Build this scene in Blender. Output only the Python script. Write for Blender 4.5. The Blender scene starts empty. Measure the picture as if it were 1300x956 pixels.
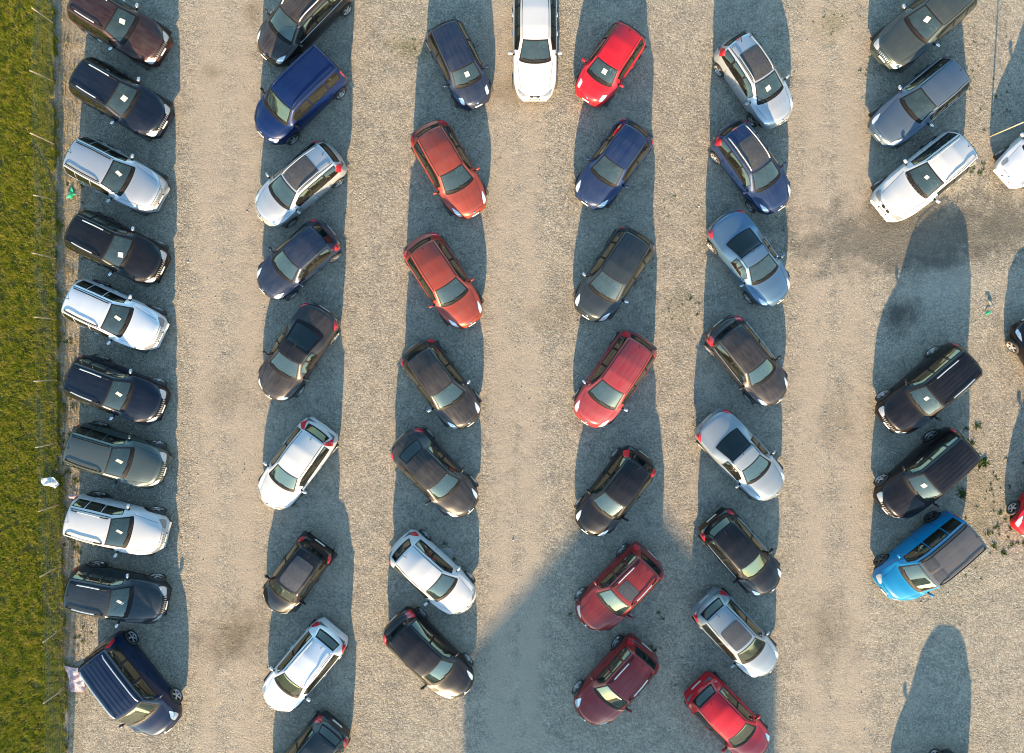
import bpy, math, random
import numpy as np
from mathutils import Vector, Matrix

R = math.radians
rng = np.random.default_rng(7)
random.seed(7)
SC = bpy.context.scene
COL = SC.collection

# ------------------------------------------------------------------ camera geometry
CAM_H, FPX, PCX, PCY = 29.0, 913.0, 650.0, 433.0
SUN_EL, SUN_TILT = 14.0, 3.0


def W_(px, py, z=0.0):
    """photo pixel -> world XY at height z"""
    k = (CAM_H - z) / FPX
    return (px - PCX) * k, -(py - PCY) * k


# ------------------------------------------------------------------ materials
def new_mat(name):
    m = bpy.data.materials.new(name)
    m.use_nodes = True
    m.node_tree.nodes.clear()
    return m, m.node_tree.nodes, m.node_tree.links


def N(nodes, typ, **kw):
    n = nodes.new(typ)
    for k, v in kw.items():
        if k.startswith('i_'):
            key = k[2:]
            key = int(key) if key.isdigit() else key.replace('_', ' ')
            n.inputs[key].default_value = v
        else:
            setattr(n, k, v)
    return n


def math_node(nodes, links, op, a, b=None, clamp=False):
    n = nodes.new('ShaderNodeMath')
    n.operation = op
    n.use_clamp = clamp
    for i, v in enumerate((a, b)):
        if v is None:
            continue
        if isinstance(v, (int, float)):
            n.inputs[i].default_value = v
        else:
            links.new(v, n.inputs[i])
    return n.outputs[0]


def mix_col(nodes, links, fac, a, b, blend='MIX'):
    n = nodes.new('ShaderNodeMix')
    n.data_type = 'RGBA'
    n.blend_type = blend
    n.clamp_factor = True
    for sock, v in ((n.inputs['Factor'], fac), (n.inputs['A'], a), (n.inputs['B'], b)):
        pass
    ins = {'f': n.inputs[0], 'a': n.inputs[6], 'b': n.inputs[7]}
    for k, v in (('f', fac), ('a', a), ('b', b)):
        if isinstance(v, (int, float)):
            ins[k].default_value = v
        elif isinstance(v, tuple):
            ins[k].default_value = (*v, 1.0) if len(v) == 3 else v
        else:
            links.new(v, ins[k])
    return n.outputs[2]


def ramp(nodes, links, fac, stops, interp='LINEAR'):
    n = nodes.new('ShaderNodeValToRGB')
    n.color_ramp.interpolation = interp
    el = n.color_ramp.elements
    while len(el) < len(stops):
        el.new(0.5)
    for e, (p, c) in zip(el, stops):
        e.position = p
        e.color = (*c, 1.0) if len(c) == 3 else c
    links.new(fac, n.inputs[0])
    return n.outputs[0]


def simple_mat(name, col, rough=0.5, metal=0.0, coat=0.0, noise=0.12, nscale=9.0, spec=0.5):
    m, nd, lk = new_mat(name)
    out = nd.new('ShaderNodeOutputMaterial')
    b = N(nd, 'ShaderNodeBsdfPrincipled')
    b.inputs['Roughness'].default_value = rough
    b.inputs['Metallic'].default_value = metal
    b.inputs['Coat Weight'].default_value = coat
    b.inputs['Specular IOR Level'].default_value = spec
    tc = nd.new('ShaderNodeTexCoord')
    no = N(nd, 'ShaderNodeTexNoise', i_Scale=nscale, i_Detail=4.0)
    lk.new(tc.outputs['Object'], no.inputs['Vector'])
    dark = tuple(c * (1 - noise) for c in col)
    lite = tuple(min(1, c * (1 + noise)) for c in col)
    c = ramp(nd, lk, no.outputs['Fac'], [(0.3, dark), (0.7, lite)])
    lk.new(c, b.inputs['Base Color'])
    lk.new(b.outputs[0], out.inputs[0])
    return m


DUST = (0.20, 0.175, 0.155)


def paint_mat(name, col, metal=0.25, dust=0.22, rough=0.35):
    m, nd, lk = new_mat(name)
    out = nd.new('ShaderNodeOutputMaterial')
    b = N(nd, 'ShaderNodeBsdfPrincipled')
    b.inputs['Metallic'].default_value = metal
    b.inputs['Roughness'].default_value = rough
    b.inputs['Coat Weight'].default_value = 0.55
    b.inputs['Specular IOR Level'].default_value = 0.2
    b.inputs['Coat Roughness'].default_value = 0.08
    tc = nd.new('ShaderNodeTexCoord')
    oi = nd.new('ShaderNodeObjectInfo')
    vadd = N(nd, 'ShaderNodeVectorMath', operation='ADD')
    mul = N(nd, 'ShaderNodeVectorMath', operation='SCALE')
    mul.inputs['Scale'].default_value = 0.37
    lk.new(oi.outputs['Location'], mul.inputs[0])
    lk.new(tc.outputs['Object'], vadd.inputs[0])
    lk.new(mul.outputs[0], vadd.inputs[1])
    n1 = N(nd, 'ShaderNodeTexNoise', i_Scale=1.6, i_Detail=5.0, i_Roughness=0.62)
    lk.new(vadd.outputs[0], n1.inputs['Vector'])
    n2 = N(nd, 'ShaderNodeTexNoise', i_Scale=38.0, i_Detail=2.0)
    lk.new(vadd.outputs[0], n2.inputs['Vector'])
    mp = N(nd, 'ShaderNodeMapping')
    mp.inputs['Scale'].default_value = (1.2, 9.0, 2.0)
    lk.new(vadd.outputs[0], mp.inputs['Vector'])
    n3 = N(nd, 'ShaderNodeTexNoise', i_Scale=1.3, i_Detail=4.0)
    lk.new(mp.outputs[0], n3.inputs['Vector'])
    # dust settles on what faces up (a real layer on the paint)
    geo = nd.new('ShaderNodeNewGeometry')
    sep = nd.new('ShaderNodeSeparateXYZ')
    lk.new(geo.outputs['Normal'], sep.inputs[0])
    up = math_node(nd, lk, 'MULTIPLY', sep.outputs['Z'], 0.85, True)
    up = math_node(nd, lk, 'ADD', up, 0.15)
    k = math_node(nd, lk, 'ADD', n1.outputs['Fac'], n3.outputs['Fac'])
    k = math_node(nd, lk, 'MULTIPLY', math_node(nd, lk, 'MAXIMUM', math_node(nd, lk, 'SUBTRACT', k, .72), .04), dust * 1.7)
    k = math_node(nd, lk, 'MULTIPLY', k, up)
    sp = ramp(nd, lk, n2.outputs['Fac'], [(0.42, (0.82,) * 3), (0.68, (1.35,) * 3)])
    k = math_node(nd, lk, 'MULTIPLY', k, sp, True)
    c = mix_col(nd, lk, k, col, DUST)
    lk.new(c, b.inputs['Base Color'])
    rr = math_node(nd, lk, 'MULTIPLY', k, 0.5)
    cr = math_node(nd, lk, 'ADD', rr, 0.05)
    lk.new(cr, b.inputs['Coat Roughness'])
    lk.new(b.outputs[0], out.inputs[0])
    return m


def glass_mat(name, tint, film, film_col=(0.42, 0.50, 0.46), boost=1.7):
    m, nd, lk = new_mat(name)
    out = nd.new('ShaderNodeOutputMaterial')
    tr = N(nd, 'ShaderNodeBsdfTransparent')
    tr.inputs[0].default_value = (*tint, 1)
    gl = N(nd, 'ShaderNodeBsdfGlossy')
    gl.inputs['Roughness'].default_value = 0.03
    gl.inputs['Color'].default_value = (0.90, 1.0, 0.94, 1)
    di = N(nd, 'ShaderNodeBsdfDiffuse')
    di.inputs[0].default_value = (*film_col, 1)
    tc = nd.new('ShaderNodeTexCoord')
    no = N(nd, 'ShaderNodeTexNoise', i_Scale=3.5, i_Detail=5.0)
    lk.new(tc.outputs['Object'], no.inputs['Vector'])
    f = ramp(nd, lk, no.outputs['Fac'], [(0.3, (film * 0.65,) * 3), (0.75, (film * 1.35,) * 3)])
    m1 = nd.new('ShaderNodeMixShader')
    lk.new(f, m1.inputs[0])
    lk.new(tr.outputs[0], m1.inputs[1])
    lk.new(di.outputs[0], m1.inputs[2])
    fr = N(nd, 'ShaderNodeFresnel')
    fr.inputs['IOR'].default_value = 1.62
    fr2 = math_node(nd, lk, 'MULTIPLY', fr.outputs[0], boost, True)
    m2 = nd.new('ShaderNodeMixShader')
    lk.new(fr2, m2.inputs[0])
    lk.new(m1.outputs[0], m2.inputs[1])
    lk.new(gl.outputs[0], m2.inputs[2])
    lk.new(m2.outputs[0], out.inputs[0])
    return m


M = {}
M['glass'] = glass_mat('windscreen_glass', (0.62, 0.84, 0.75), 0.05, (0.34, 0.48, 0.40))
M['glass_side'] = glass_mat('side_glass', (0.26, 0.29, 0.25), 0.035, (0.30, 0.30, 0.22))
M['glass_rear'] = glass_mat('rear_glass', (0.05, 0.085, 0.10), 0.03, (0.10, 0.26, 0.32), 1.0)
M['roof_glass'] = simple_mat('roof_glass', (0.055, 0.052, 0.050), 0.22, 0, 0.6, 0.18)
M['black'] = simple_mat('black_trim', (0.008, 0.008, 0.009), 0.6, 0, 0, 0.2, spec=.2)
M['dusty_black'] = simple_mat('dusty_black_plastic', (0.022, 0.021, 0.021), 0.7, 0, 0, 0.2, spec=.2)
M['tyre'] = simple_mat('tyre_rubber', (0.030, 0.029, 0.028), 0.8, 0, 0, 0.3)
M['rim'] = simple_mat('alloy_rim', (0.50, 0.50, 0.51), 0.35, 0.5, 0.2, 0.1)
M['rim_dark'] = simple_mat('dark_rim', (0.10, 0.10, 0.11), 0.4, 0.4, 0.2, 0.1)
M['lamp'] = simple_mat('headlamp_lens', (0.62, 0.66, 0.70), 0.12, 0.35, 1.0, 0.15, 14)
M['lamp_grey'] = simple_mat('headlamp_grey', (0.20, 0.22, 0.24), 0.15, 0.2, 1.0, 0.2, 14)
M['tail'] = simple_mat('tail_lamp_lens', (0.50, 0.020, 0.028), 0.16, 0, 1.0, 0.2)
M['chrome'] = simple_mat('chrome_trim', (0.70, 0.71, 0.73), 0.16, 0.85, 0, 0.08)
M['silver'] = simple_mat('satin_silver', (0.62, 0.62, 0.63), 0.35, 0.4, 0, 0.08)
M['plate'] = simple_mat('plate_white', (0.48, 0.48, 0.45), 0.5, 0, 0.1, 0.05)
M['paper'] = simple_mat('white_paper', (0.46, 0.46, 0.42), 0.8, 0, 0, 0.12)
M['interior'] = simple_mat('interior_plastic', (0.095, 0.10, 0.095), 0.7, 0, 0, 0.2)
M['seat'] = simple_mat('seat_fabric', (0.17, 0.17, 0.16), 0.9, 0, 0, 0.25)
M['wheelring'] = simple_mat('steering_rim', (0.30, 0.32, 0.30), 0.5, 0, 0, 0.1)

# ------------------------------------------------------------------ mesh helpers


class MB:
    """collects faces into ONE mesh"""

    def __init__(s):
        s.v, s.f, s.m, s.sm = [], [], [], []
        s.n = 0

    def add(s, verts, faces, mi=0, smooth=True):
        o = s.n
        s.v.extend([tuple(map(float, p)) for p in verts])
        s.n += len(verts)
        for f in faces:
            s.f.append(tuple(i + o for i in f))
            s.m.append(mi)
            s.sm.append(smooth)

    def grid(s, P, mi=0, flip=False, skip=None, smooth=True):
        na, nb = P.shape[:2]
        faces = []
        for i in range(na - 1):
            for j in range(nb - 1):
                if skip is not None and skip[i, j]:
                    continue
                q = (i * nb + j, (i + 1) * nb + j, (i + 1) * nb + j + 1, i * nb + j + 1)
                faces.append(q[::-1] if flip else q)
        s.add(P.reshape(-1, 3), faces, mi, smooth)

    def box(s, c, d, mi=0, rot=None, taper=1.0):
        c = np.array(c, float)
        d = np.array(d, float) / 2
        vs = []
        for z in (-1, 1):
            t = taper if z > 0 else 1.0
            for x, y in ((-1, -1), (1, -1), (1, 1), (-1, 1)):
                vs.append(np.array((x * d[0] * t, y * d[1] * t, z * d[2])))
        vs = np.array(vs)
        if rot is not None:
            vs = vs @ np.array(rot.to_3x3()).T
        vs += c
        s.add(vs, [(0, 3, 2, 1), (4, 5, 6, 7), (0, 1, 5, 4), (1, 2, 6, 5), (2, 3, 7, 6), (3, 0, 4, 7)], mi, False)

    def rbox(s, c, d, mi=0, rot=None, e=0.45, nu=14, nv=9):
        """rounded box as a superellipsoid"""
        u = np.linspace(-math.pi, math.pi, nu, endpoint=False)
        w = np.linspace(-math.pi / 2, math.pi / 2, nv)
        sp = lambda a, p: np.sign(a) * np.abs(a) ** p
        vs = []
        for b in w:
            for a in u:
                vs.append((sp(math.cos(b), e) * sp(math.cos(a), e) * d[0] / 2,
                           sp(math.cos(b), e) * sp(math.sin(a), e) * d[1] / 2,
                           sp(math.sin(b), e) * d[2] / 2))
        vs = np.array(vs)
        if rot is not None:
            vs = vs @ np.array(rot.to_3x3()).T
        vs = vs + np.array(c)
        fs = []
        for j in range(nv - 1):
            for i in range(nu):
                i2 = (i + 1) % nu
                fs.append((j * nu + i, j * nu + i2, (j + 1) * nu + i2, (j + 1) * nu + i))
        s.add(vs, fs, mi, True)

    def tube(s, pts, r, mi=0, n=6, closed=False):
        pts = np.array(pts, float)
        rings = []
        m = len(pts)
        rad = np.broadcast_to(np.array(r, float), (m,))
        for i in range(m):
            if closed:
                t = pts[(i + 1) % m] - pts[(i - 1) % m]
            else:
                t = pts[min(i + 1, m - 1)] - pts[max(i - 1, 0)]
            t = t / (np.linalg.norm(t) + 1e-9)
            a = np.array((0, 0, 1.0)) if abs(t[2]) < 0.9 else np.array((1.0, 0, 0))
            b = np.cross(t, a)
            b /= np.linalg.norm(b)
            c = np.cross(t, b)
            for k in range(n):
                th = 2 * math.pi * k / n
                rings.append(pts[i] + rad[i] * (math.cos(th) * b + math.sin(th) * c))
        fs = []
        for i in range(m if closed else m - 1):
            i2 = (i + 1) % m
            for k in range(n):
                k2 = (k + 1) % n
                fs.append((i * n + k, i * n + k2, i2 * n + k2, i2 * n + k))
        if not closed:
            fs.append(tuple(range(n))[::-1])
            fs.append(tuple((m - 1) * n + k for k in range(n)))
        s.add(rings, fs, mi, True)

    def build(s, name, mats, parent=None):
        me = bpy.data.meshes.new(name)
        me.from_pydata(s.v, [], s.f)
        mats = mats if isinstance(mats, (list, tuple)) else [mats]
        for m in mats:
            me.materials.append(m)
        me.polygons.foreach_set('material_index', s.m)
        me.polygons.foreach_set('use_smooth', s.sm)
        me.update()
        o = bpy.data.objects.new(name, me)
        COL.objects.link(o)
        if parent is not None:
            o.parent = parent
        return o


def tag(o, label=None, cat=None, group=None, kind=None):
    if label:
        o['label'] = label
    if cat:
        o['category'] = cat
    if group:
        o['group'] = group
    if kind:
        o['kind'] = kind
    return o


def empty(name, loc, rz=0.0):
    o = bpy.data.objects.new(name, None)
    o.empty_display_size = 0.3
    o.location = loc
    o.rotation_euler = (0, 0, rz)
    COL.objects.link(o)
    return o


# ------------------------------------------------------------------ the car body surface
class Body:
    """A lofted car skin. P(x, t): x along the car (front +), t in [-3, 3]:
    0 roof/bonnet centre, |t|=1 roof rail, |t|=2 belt line, |t|=3 sill; t>0 is the left side."""

    def __init__(s, L, W, H, hood=(0.16, 0.80), cowl=(1.05, 0.96), head=(1.80, None), nose=0.52,
                 rr=(0.42, None), rb=(0.14, 1.0), tail=(0.03, 0.80), deck=None, belt=0.88, yroof=0.60,
                 nosew=0.76, kn=0.36, kr=0.22, kw=0.30, roofpeak=0.0, crown=0.045, yrear=None, hoodcrown=0.07):
        s.L, s.W, s.H = L, W, H
        h = L / 2
        zh = head[1] or H - 0.06
        zr = rr[1] or H - 0.08
        s.xc, s.xh = h - cowl[0], h - head[0]
        s.xr, s.xb = -h + rr[0], -h + rb[0]
        kx = [(h, nose), (h - 0.05, nose + 0.14), (h - hood[0], hood[1]), (h - (hood[0] + cowl[0]) / 2, (hood[1] + cowl[1]) / 2 + 0.025),
              (s.xc, cowl[1]), (s.xh, zh), (s.xh - 0.5, H - 0.008), ((s.xh + s.xr) / 2 - 0.2, H), (s.xr, zr), (s.xb, rb[1])]
        if deck:
            kx += [(-h + deck[0], deck[1])]
        kx += [(-h + tail[0], tail[1]), (-h, 0.55)]
        s.n = 900
        s.X = np.linspace(-h - 0.02, h + 0.02, s.n)
        s.zt = s.tab(kx, 0.035)
        ycr = (yrear or yroof * 0.93)
        s.yc = s.tab([(h, 0.45), (h - hood[0], 0.60), (s.xc + 0.1, 0.78), (s.xc, 0.785), (s.xh, yroof), ((s.xh + s.xr) / 2, yroof),
                      (s.xr, ycr), (s.xb, ycr + 0.10), (-h, 0.6)], 0.05) * W / 2
        s.cr = s.tab([(h, 0.10), (h - hood[0], 0.09), (s.xc + .15, hoodcrown), (s.xc - .1, 0.05), (s.xh, crown), (s.xr, crown + 0.01),
                      (s.xb, 0.05), (-h, 0.06)], 0.05)
        s.zb = s.tab([(h, 0.40), (h - 0.15, 0.66), (h - 0.5, belt - 0.13), (s.xc, belt - 0.02), (0, belt), (s.xb + .2, belt + 0.04), (-h + .1, belt - 0.02), (-h, 0.5)], 0.06)
        s.w = s.tab([(h, nosew - .20), (h - .035, nosew - .07), (h - 0.09, nosew + .04), (h - 0.2, nosew + 0.13), (h - 0.48, 0.975), (h - 0.9, 0.99), (0, 1.0), (-h + 0.8, 0.995), (-h + 0.35, 0.97), (-h + .10, 0.91), (-h + .04, 0.85),
                     (-h, 0.74)], 0.025) * W / 2
        s.k = s.tab([(h, kn), (h - 0.5, kn * 0.9), (s.xc, kw), (s.xh, kw * .6), (min(0, s.xh - .7), 0.02), (s.xr, -kr * .55), (s.xb, -kr), (-h, -kr)], 0.08)
        s.zs = s.tab([(h, 0.27), (h - .3, 0.2), (-h + .3, 0.22), (-h, 0.3)], 0.05)

    def tab(s, knots, sm):
        kn = sorted(knots)
        z = np.interp(s.X, [k[0] for k in kn], [k[1] for k in kn])
        dx = s.X[1] - s.X[0]
        r = max(1, int(2.2 * sm / dx))
        ker = np.exp(-0.5 * (np.arange(-r, r + 1) * dx / sm) ** 2)
        ker /= ker.sum()
        return np.convolve(np.pad(z, r, mode='edge'), ker, 'valid')

    def f(s, tab, x):
        return np.interp(x, s.X, tab)

    def P0(s, x, t):
        t = np.clip(t, -3, 3)
        sg = np.where(t < 0, -1.0, 1.0)
        v = 3 - np.abs(t)
        zt, yc, cr, w, zs = (s.f(a, x) for a in (s.zt, s.yc, s.cr, s.w, s.zs))
        zc = zt - cr
        zb = np.maximum(np.minimum(s.f(s.zb, x), zc - 0.012), zs + 0.05)
        zc = np.maximum(zc, zb + 0.008)
        yb = np.maximum(w * 0.945, yc * 1.02)
        # lower side
        a = np.clip(v, 0, 1)
        y1 = w * np.interp(a, [0, .12, .3, .55, .8, 1.0], [.90, .955, .985, 1.0, .988, .945])
        y1 = np.where(a > 0.8, y1 * 1 + (a - 0.8) / 0.2 * (yb - w * 0.945), y1)
        z1 = zs + (zb - zs) * a
        # side glass
        b = np.clip(v - 1, 0, 1)
        bow = 0.035 * np.sin(math.pi * b) * np.clip((zc - zb) / 0.4, 0, 1)
        y2 = yb + (yc - yb) * b + bow
        z2 = zb + (zc - zb) * b
        # top
        c = np.clip(v - 2, 0, 1)
        y3 = yc * (1 - c)
        z3 = zt - (zt - zc) * (1 - c) ** 2.3
        y = np.where(v < 1, y1, np.where(v < 2, y2, y3))
        z = np.where(v < 1, z1, np.where(v < 2, z2, z3))
        xx = x - s.f(s.k, x) * (y / (s.W / 2)) ** 2.4
        return np.stack([xx, sg * y, z], -1)

    def P(s, x, t):
        x, t = np.broadcast_arrays(np.asarray(x, float), np.asarray(t, float))
        acc = 0
        for d in (-.07, -.035, 0, .035, .07):
            acc = acc + s.P0(x, t + d)
        return acc / 5

    def Nrm(s, x, t):
        e = 0.012
        dx = s.P(x + e, t) - s.P(x - e, t)
        dt = s.P(x, t + e) - s.P(x, t - e)
        n = np.cross(dx, dt)
        return n / (np.linalg.norm(n, axis=-1, keepdims=True) + 1e-9)

    def at(s, x, t, off=0.0):
        x, t = np.broadcast_arrays(np.asarray(x, float), np.asarray(t, float))
        return s.P(x, t) + off * s.Nrm(x, t)

    def patch(s, mb, corners, off, mi=0, na=10, nb=10, rnd=0.10, pw=6):
        """a skin patch with the four (x, t) corners, corners rounded off"""
        a, b = np.meshgrid(np.linspace(-1, 1, na), np.linspace(-1, 1, nb), indexing='ij')
        a2 = a * (1 - rnd * np.abs(b) ** pw)
        b2 = b * (1 - rnd * np.abs(a) ** pw)
        u, v = (a2 + 1) / 2, (b2 + 1) / 2
        c = np.array(corners, float)
        q = ((1 - u) * (1 - v))[..., None] * c[0] + (u * (1 - v))[..., None] * c[1] + (u * v)[..., None] * c[2] + ((1 - u) * v)[..., None] * c[3]
        mb.grid(s.at(q[..., 0], q[..., 1], off), mi)

    def ring(s, mb, box, wx, wt, off, mi=0):
        """frame round an opening box (x0,x1,t0,t1)"""
        x0, x1, t0, t1 = box
        n = 12
        loop = [(u, -1) for u in np.linspace(-1, 1, n)] + [(1, u) for u in np.linspace(-1, 1, n)][1:] + \
               [(u, 1) for u in np.linspace(1, -1, n)][1:] + [(-1, u) for u in np.linspace(1, -1, n)][1:-1]
        lp = np.array(loop)

        def sc(ex, et, r):
            a = lp[:, 0] * (1 - r * np.abs(lp[:, 1]) ** 8 * (np.abs(lp[:, 0]) > .99))
            a = lp[:, 0]
            b = lp[:, 1]
            return (x0 + x1) / 2 + a * ((x1 - x0) / 2 + ex), (t0 + t1) / 2 + b * ((t1 - t0) / 2 + et)
        xo, to = sc(wx, wt, 0)
        xi, ti = sc(-0.012, -0.02, 0)
        Po = s.at(xo, to, off)
        Pi = s.at(xi, ti, off)
        g = np.stack([np.vstack([Po, Po[:1]]), np.vstack([Pi, Pi[:1]])], 1)
        mb.grid(g, mi, flip=False)


# ------------------------------------------------------------------ car types
TYPES = {
    'suv': dict(L=4.32, W=1.80, H=1.60, hood=(0.17, 0.95), cowl=(1.22, 1.08), head=(1.86, 1.56), nose=0.62, rr=(0.36, 1.56), rb=(0.13, 1.12),
                tail=(0.04, 0.86), belt=1.02, yroof=0.63, nosew=0.78, kn=0.40, kw=0.22, kr=0.16, wr=0.345, wb=2.67, fo=0.82, doors=2, quarter=True),
    'softroader': dict(L=4.55, W=1.84, H=1.66, hood=(0.17, 0.92), cowl=(1.38, 1.06), head=(2.06, 1.57), nose=0.62, rr=(0.40, 1.56), rb=(0.16, 1.14),
                       tail=(0.04, 0.88), belt=1.02, yroof=0.62, nosew=0.78, kn=0.40, wr=0.35, wb=2.78, fo=0.85, doors=2, quarter=True),
    'hatch': dict(L=4.0, W=1.72, H=1.46, hood=(0.18, 0.76), cowl=(1.06, 0.95), head=(1.78, 1.38), rr=(0.46, 1.34), rb=(0.16, 0.98), tail=(0.04, 0.80),
                  belt=0.90, yroof=0.61, wr=0.305, wb=2.50, fo=0.80, doors=2, quarter=False),
    'hatch_round': dict(L=4.2, W=1.76, H=1.45, hood=(0.20, 0.76), cowl=(1.10, 0.95), head=(1.80, 1.37), rr=(0.50, 1.33), rb=(0.26, 1.02),
                        tail=(0.05, 0.92), belt=0.90, yroof=0.60, nosew=0.72, kn=0.42, kr=0.26, wr=0.315, wb=2.62, fo=0.84, doors=2, quarter=False),
    'city': dict(L=3.45, W=1.62, H=1.46, hood=(0.16, 0.78), cowl=(0.78, 0.98), head=(1.36, 1.39), rr=(0.34, 1.36), rb=(0.12, 1.0), tail=(0.03, 0.80),
                 belt=0.92, yroof=0.64, wr=0.285, wb=2.35, fo=0.66, doors=1, quarter=True, kn=0.34),
    'wagon': dict(L=4.15, W=1.74, H=1.52, hood=(0.18, 0.78), cowl=(1.02, 0.98), head=(1.78, 1.44), rr=(0.34, 1.42), rb=(0.10, 1.04), tail=(0.03, 0.82),
                  belt=0.93, yroof=0.58, nosew=0.74, kn=0.38, wr=0.305, wb=2.54, fo=0.82, doors=2, quarter=True),
    'mpv': dict(L=4.2, W=1.79, H=1.60, hood=(0.18, 0.82), cowl=(0.98, 1.02), head=(1.76, 1.50), rr=(0.38, 1.50), rb=(0.14, 1.08), tail=(0.04, 0.84),
                belt=0.96, yroof=0.62, wr=0.315, wb=2.69, fo=0.82, doors=2, quarter=True),
    'van': dict(L=4.2, W=1.82, H=1.80, hood=(0.17, 0.92), cowl=(0.92, 1.12), head=(1.52, 1.70), rr=(0.12, 1.74), rb=(0.06, 1.12), tail=(0.03, 0.8),
                nose=0.6, belt=1.08, yroof=0.70, kr=0.07, kw=.22, wr=0.32, wb=2.70, fo=0.82, doors=2, quarter=True, yrear=0.70),
    'minivan': dict(L=4.5, W=1.80, H=1.84, hood=(0.17, 0.98), cowl=(0.98, 1.16), head=(1.62, 1.78), rr=(0.26, 1.80), rb=(0.10, 1.18), tail=(0.04, 0.9),
                    nose=0.62, belt=1.12, yroof=0.70, kr=0.12, kw=.22, wr=0.34, wb=3.0, fo=0.92, doors=2, quarter=True, yrear=0.68),
    'cabrio': dict(L=4.3, W=1.79, H=1.40, hood=(0.20, 0.76), cowl=(1.12, 0.94), head=(1.86, 1.32), rr=(1.66, 1.31), rb=(0.86, 1.02), deck=(0.16, 0.97),
                   tail=(0.05, 0.90), belt=0.90, yroof=0.58, nosew=0.74, kn=0.40, kr=0.24, yrear=0.60, wr=0.32, wb=2.61, fo=0.86, doors=1, quarter=True),
    'estate': dict(L=4.7, W=1.76, H=1.46, hood=(0.17, 0.74), cowl=(1.36, 0.93), head=(2.06, 1.38), rr=(0.42, 1.38), rb=(0.14, 0.98), tail=(0.04, 0.82),
                   belt=0.89, yroof=0.60, nosew=0.74, kn=0.36, wr=0.31, wb=2.70, fo=0.90, doors=2, quarter=True),
}
NAME = {'suv': 'suv', 'softroader': 'suv', 'hatch': 'hatchback', 'hatch_round': 'hatchback', 'city': 'city_car', 'wagon': 'station_wagon',
        'mpv': 'people_carrier', 'van': 'passenger_van', 'minivan': 'minibus', 'cabrio': 'coupe_car', 'estate': 'estate_car'}
CAT = {'van': 'van', 'minivan': 'minibus'}

_wheel_cache = {}


def wheel_mesh(r, rimmat):
    key = (round(r, 3), rimmat)
    if key in _wheel_cache:
        return _wheel_cache[key]
    # tyre: lathe about local Y, outer face at +y
    prof = [(r * .66, .085), (r * .70, .100), (r * .80, .104), (r * .92, .096), (r * .985, .075), (r, .04), (r, -.04), (r * .985, -.075), (r * .9, -.1), (r * .66, -.09)]
    n = 28
    mb = MB()
    g = np.array([[(p * math.cos(a), y, p * math.sin(a)) for p, y in prof] for a in np.linspace(0, 2 * math.pi, n + 1)])
    mb.grid(g, 0)
    t = mb.build('wheel', M['tyre'])
    mb = MB()
    # rim: barrel and dark dish, five spokes, hub
    g = np.array([[(p * math.cos(a), y, p * math.sin(a)) for p, y in [(r * .70, .098), (r * .66, .088), (r * .63, .05), (r * .2, .035), (0.001, .035)]] for a in
                  np.linspace(0, 2 * math.pi, n + 1)])
    mb.grid(g[:, :3], 0)
    mb.grid(g[:, 2:], 1)
    for k in range(5):
        a = 2 * math.pi * k / 5 + .3
        ca, sa = math.cos(a), math.sin(a)
        q = []
        for rad, hw, y in ((r * .10, .042, .085), (r * .4, .036, .088), (r * .66, .048, .092)):
            q.append([(rad * ca - hw * sa, y, rad * sa + hw * ca), (rad * ca, y + .008, rad * sa), (rad * ca + hw * sa, y, rad * sa - hw * ca)])
        mb.grid(np.array(q), 0, flip=True)
    g = np.array([[(p * math.cos(a), y, p * math.sin(a)) for p, y in [(r * .16, .085), (r * .13, .1), (0.001, .102)]] for a in np.linspace(0, 2 * math.pi, 13)])
    mb.grid(g, 0)
    rim = mb.build('rim', [M[rimmat], M['black']])
    dat = (t.data, rim.data)
    bpy.data.objects.remove(t)
    bpy.data.objects.remove(rim)
    _wheel_cache[key] = dat
    return dat


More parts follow.
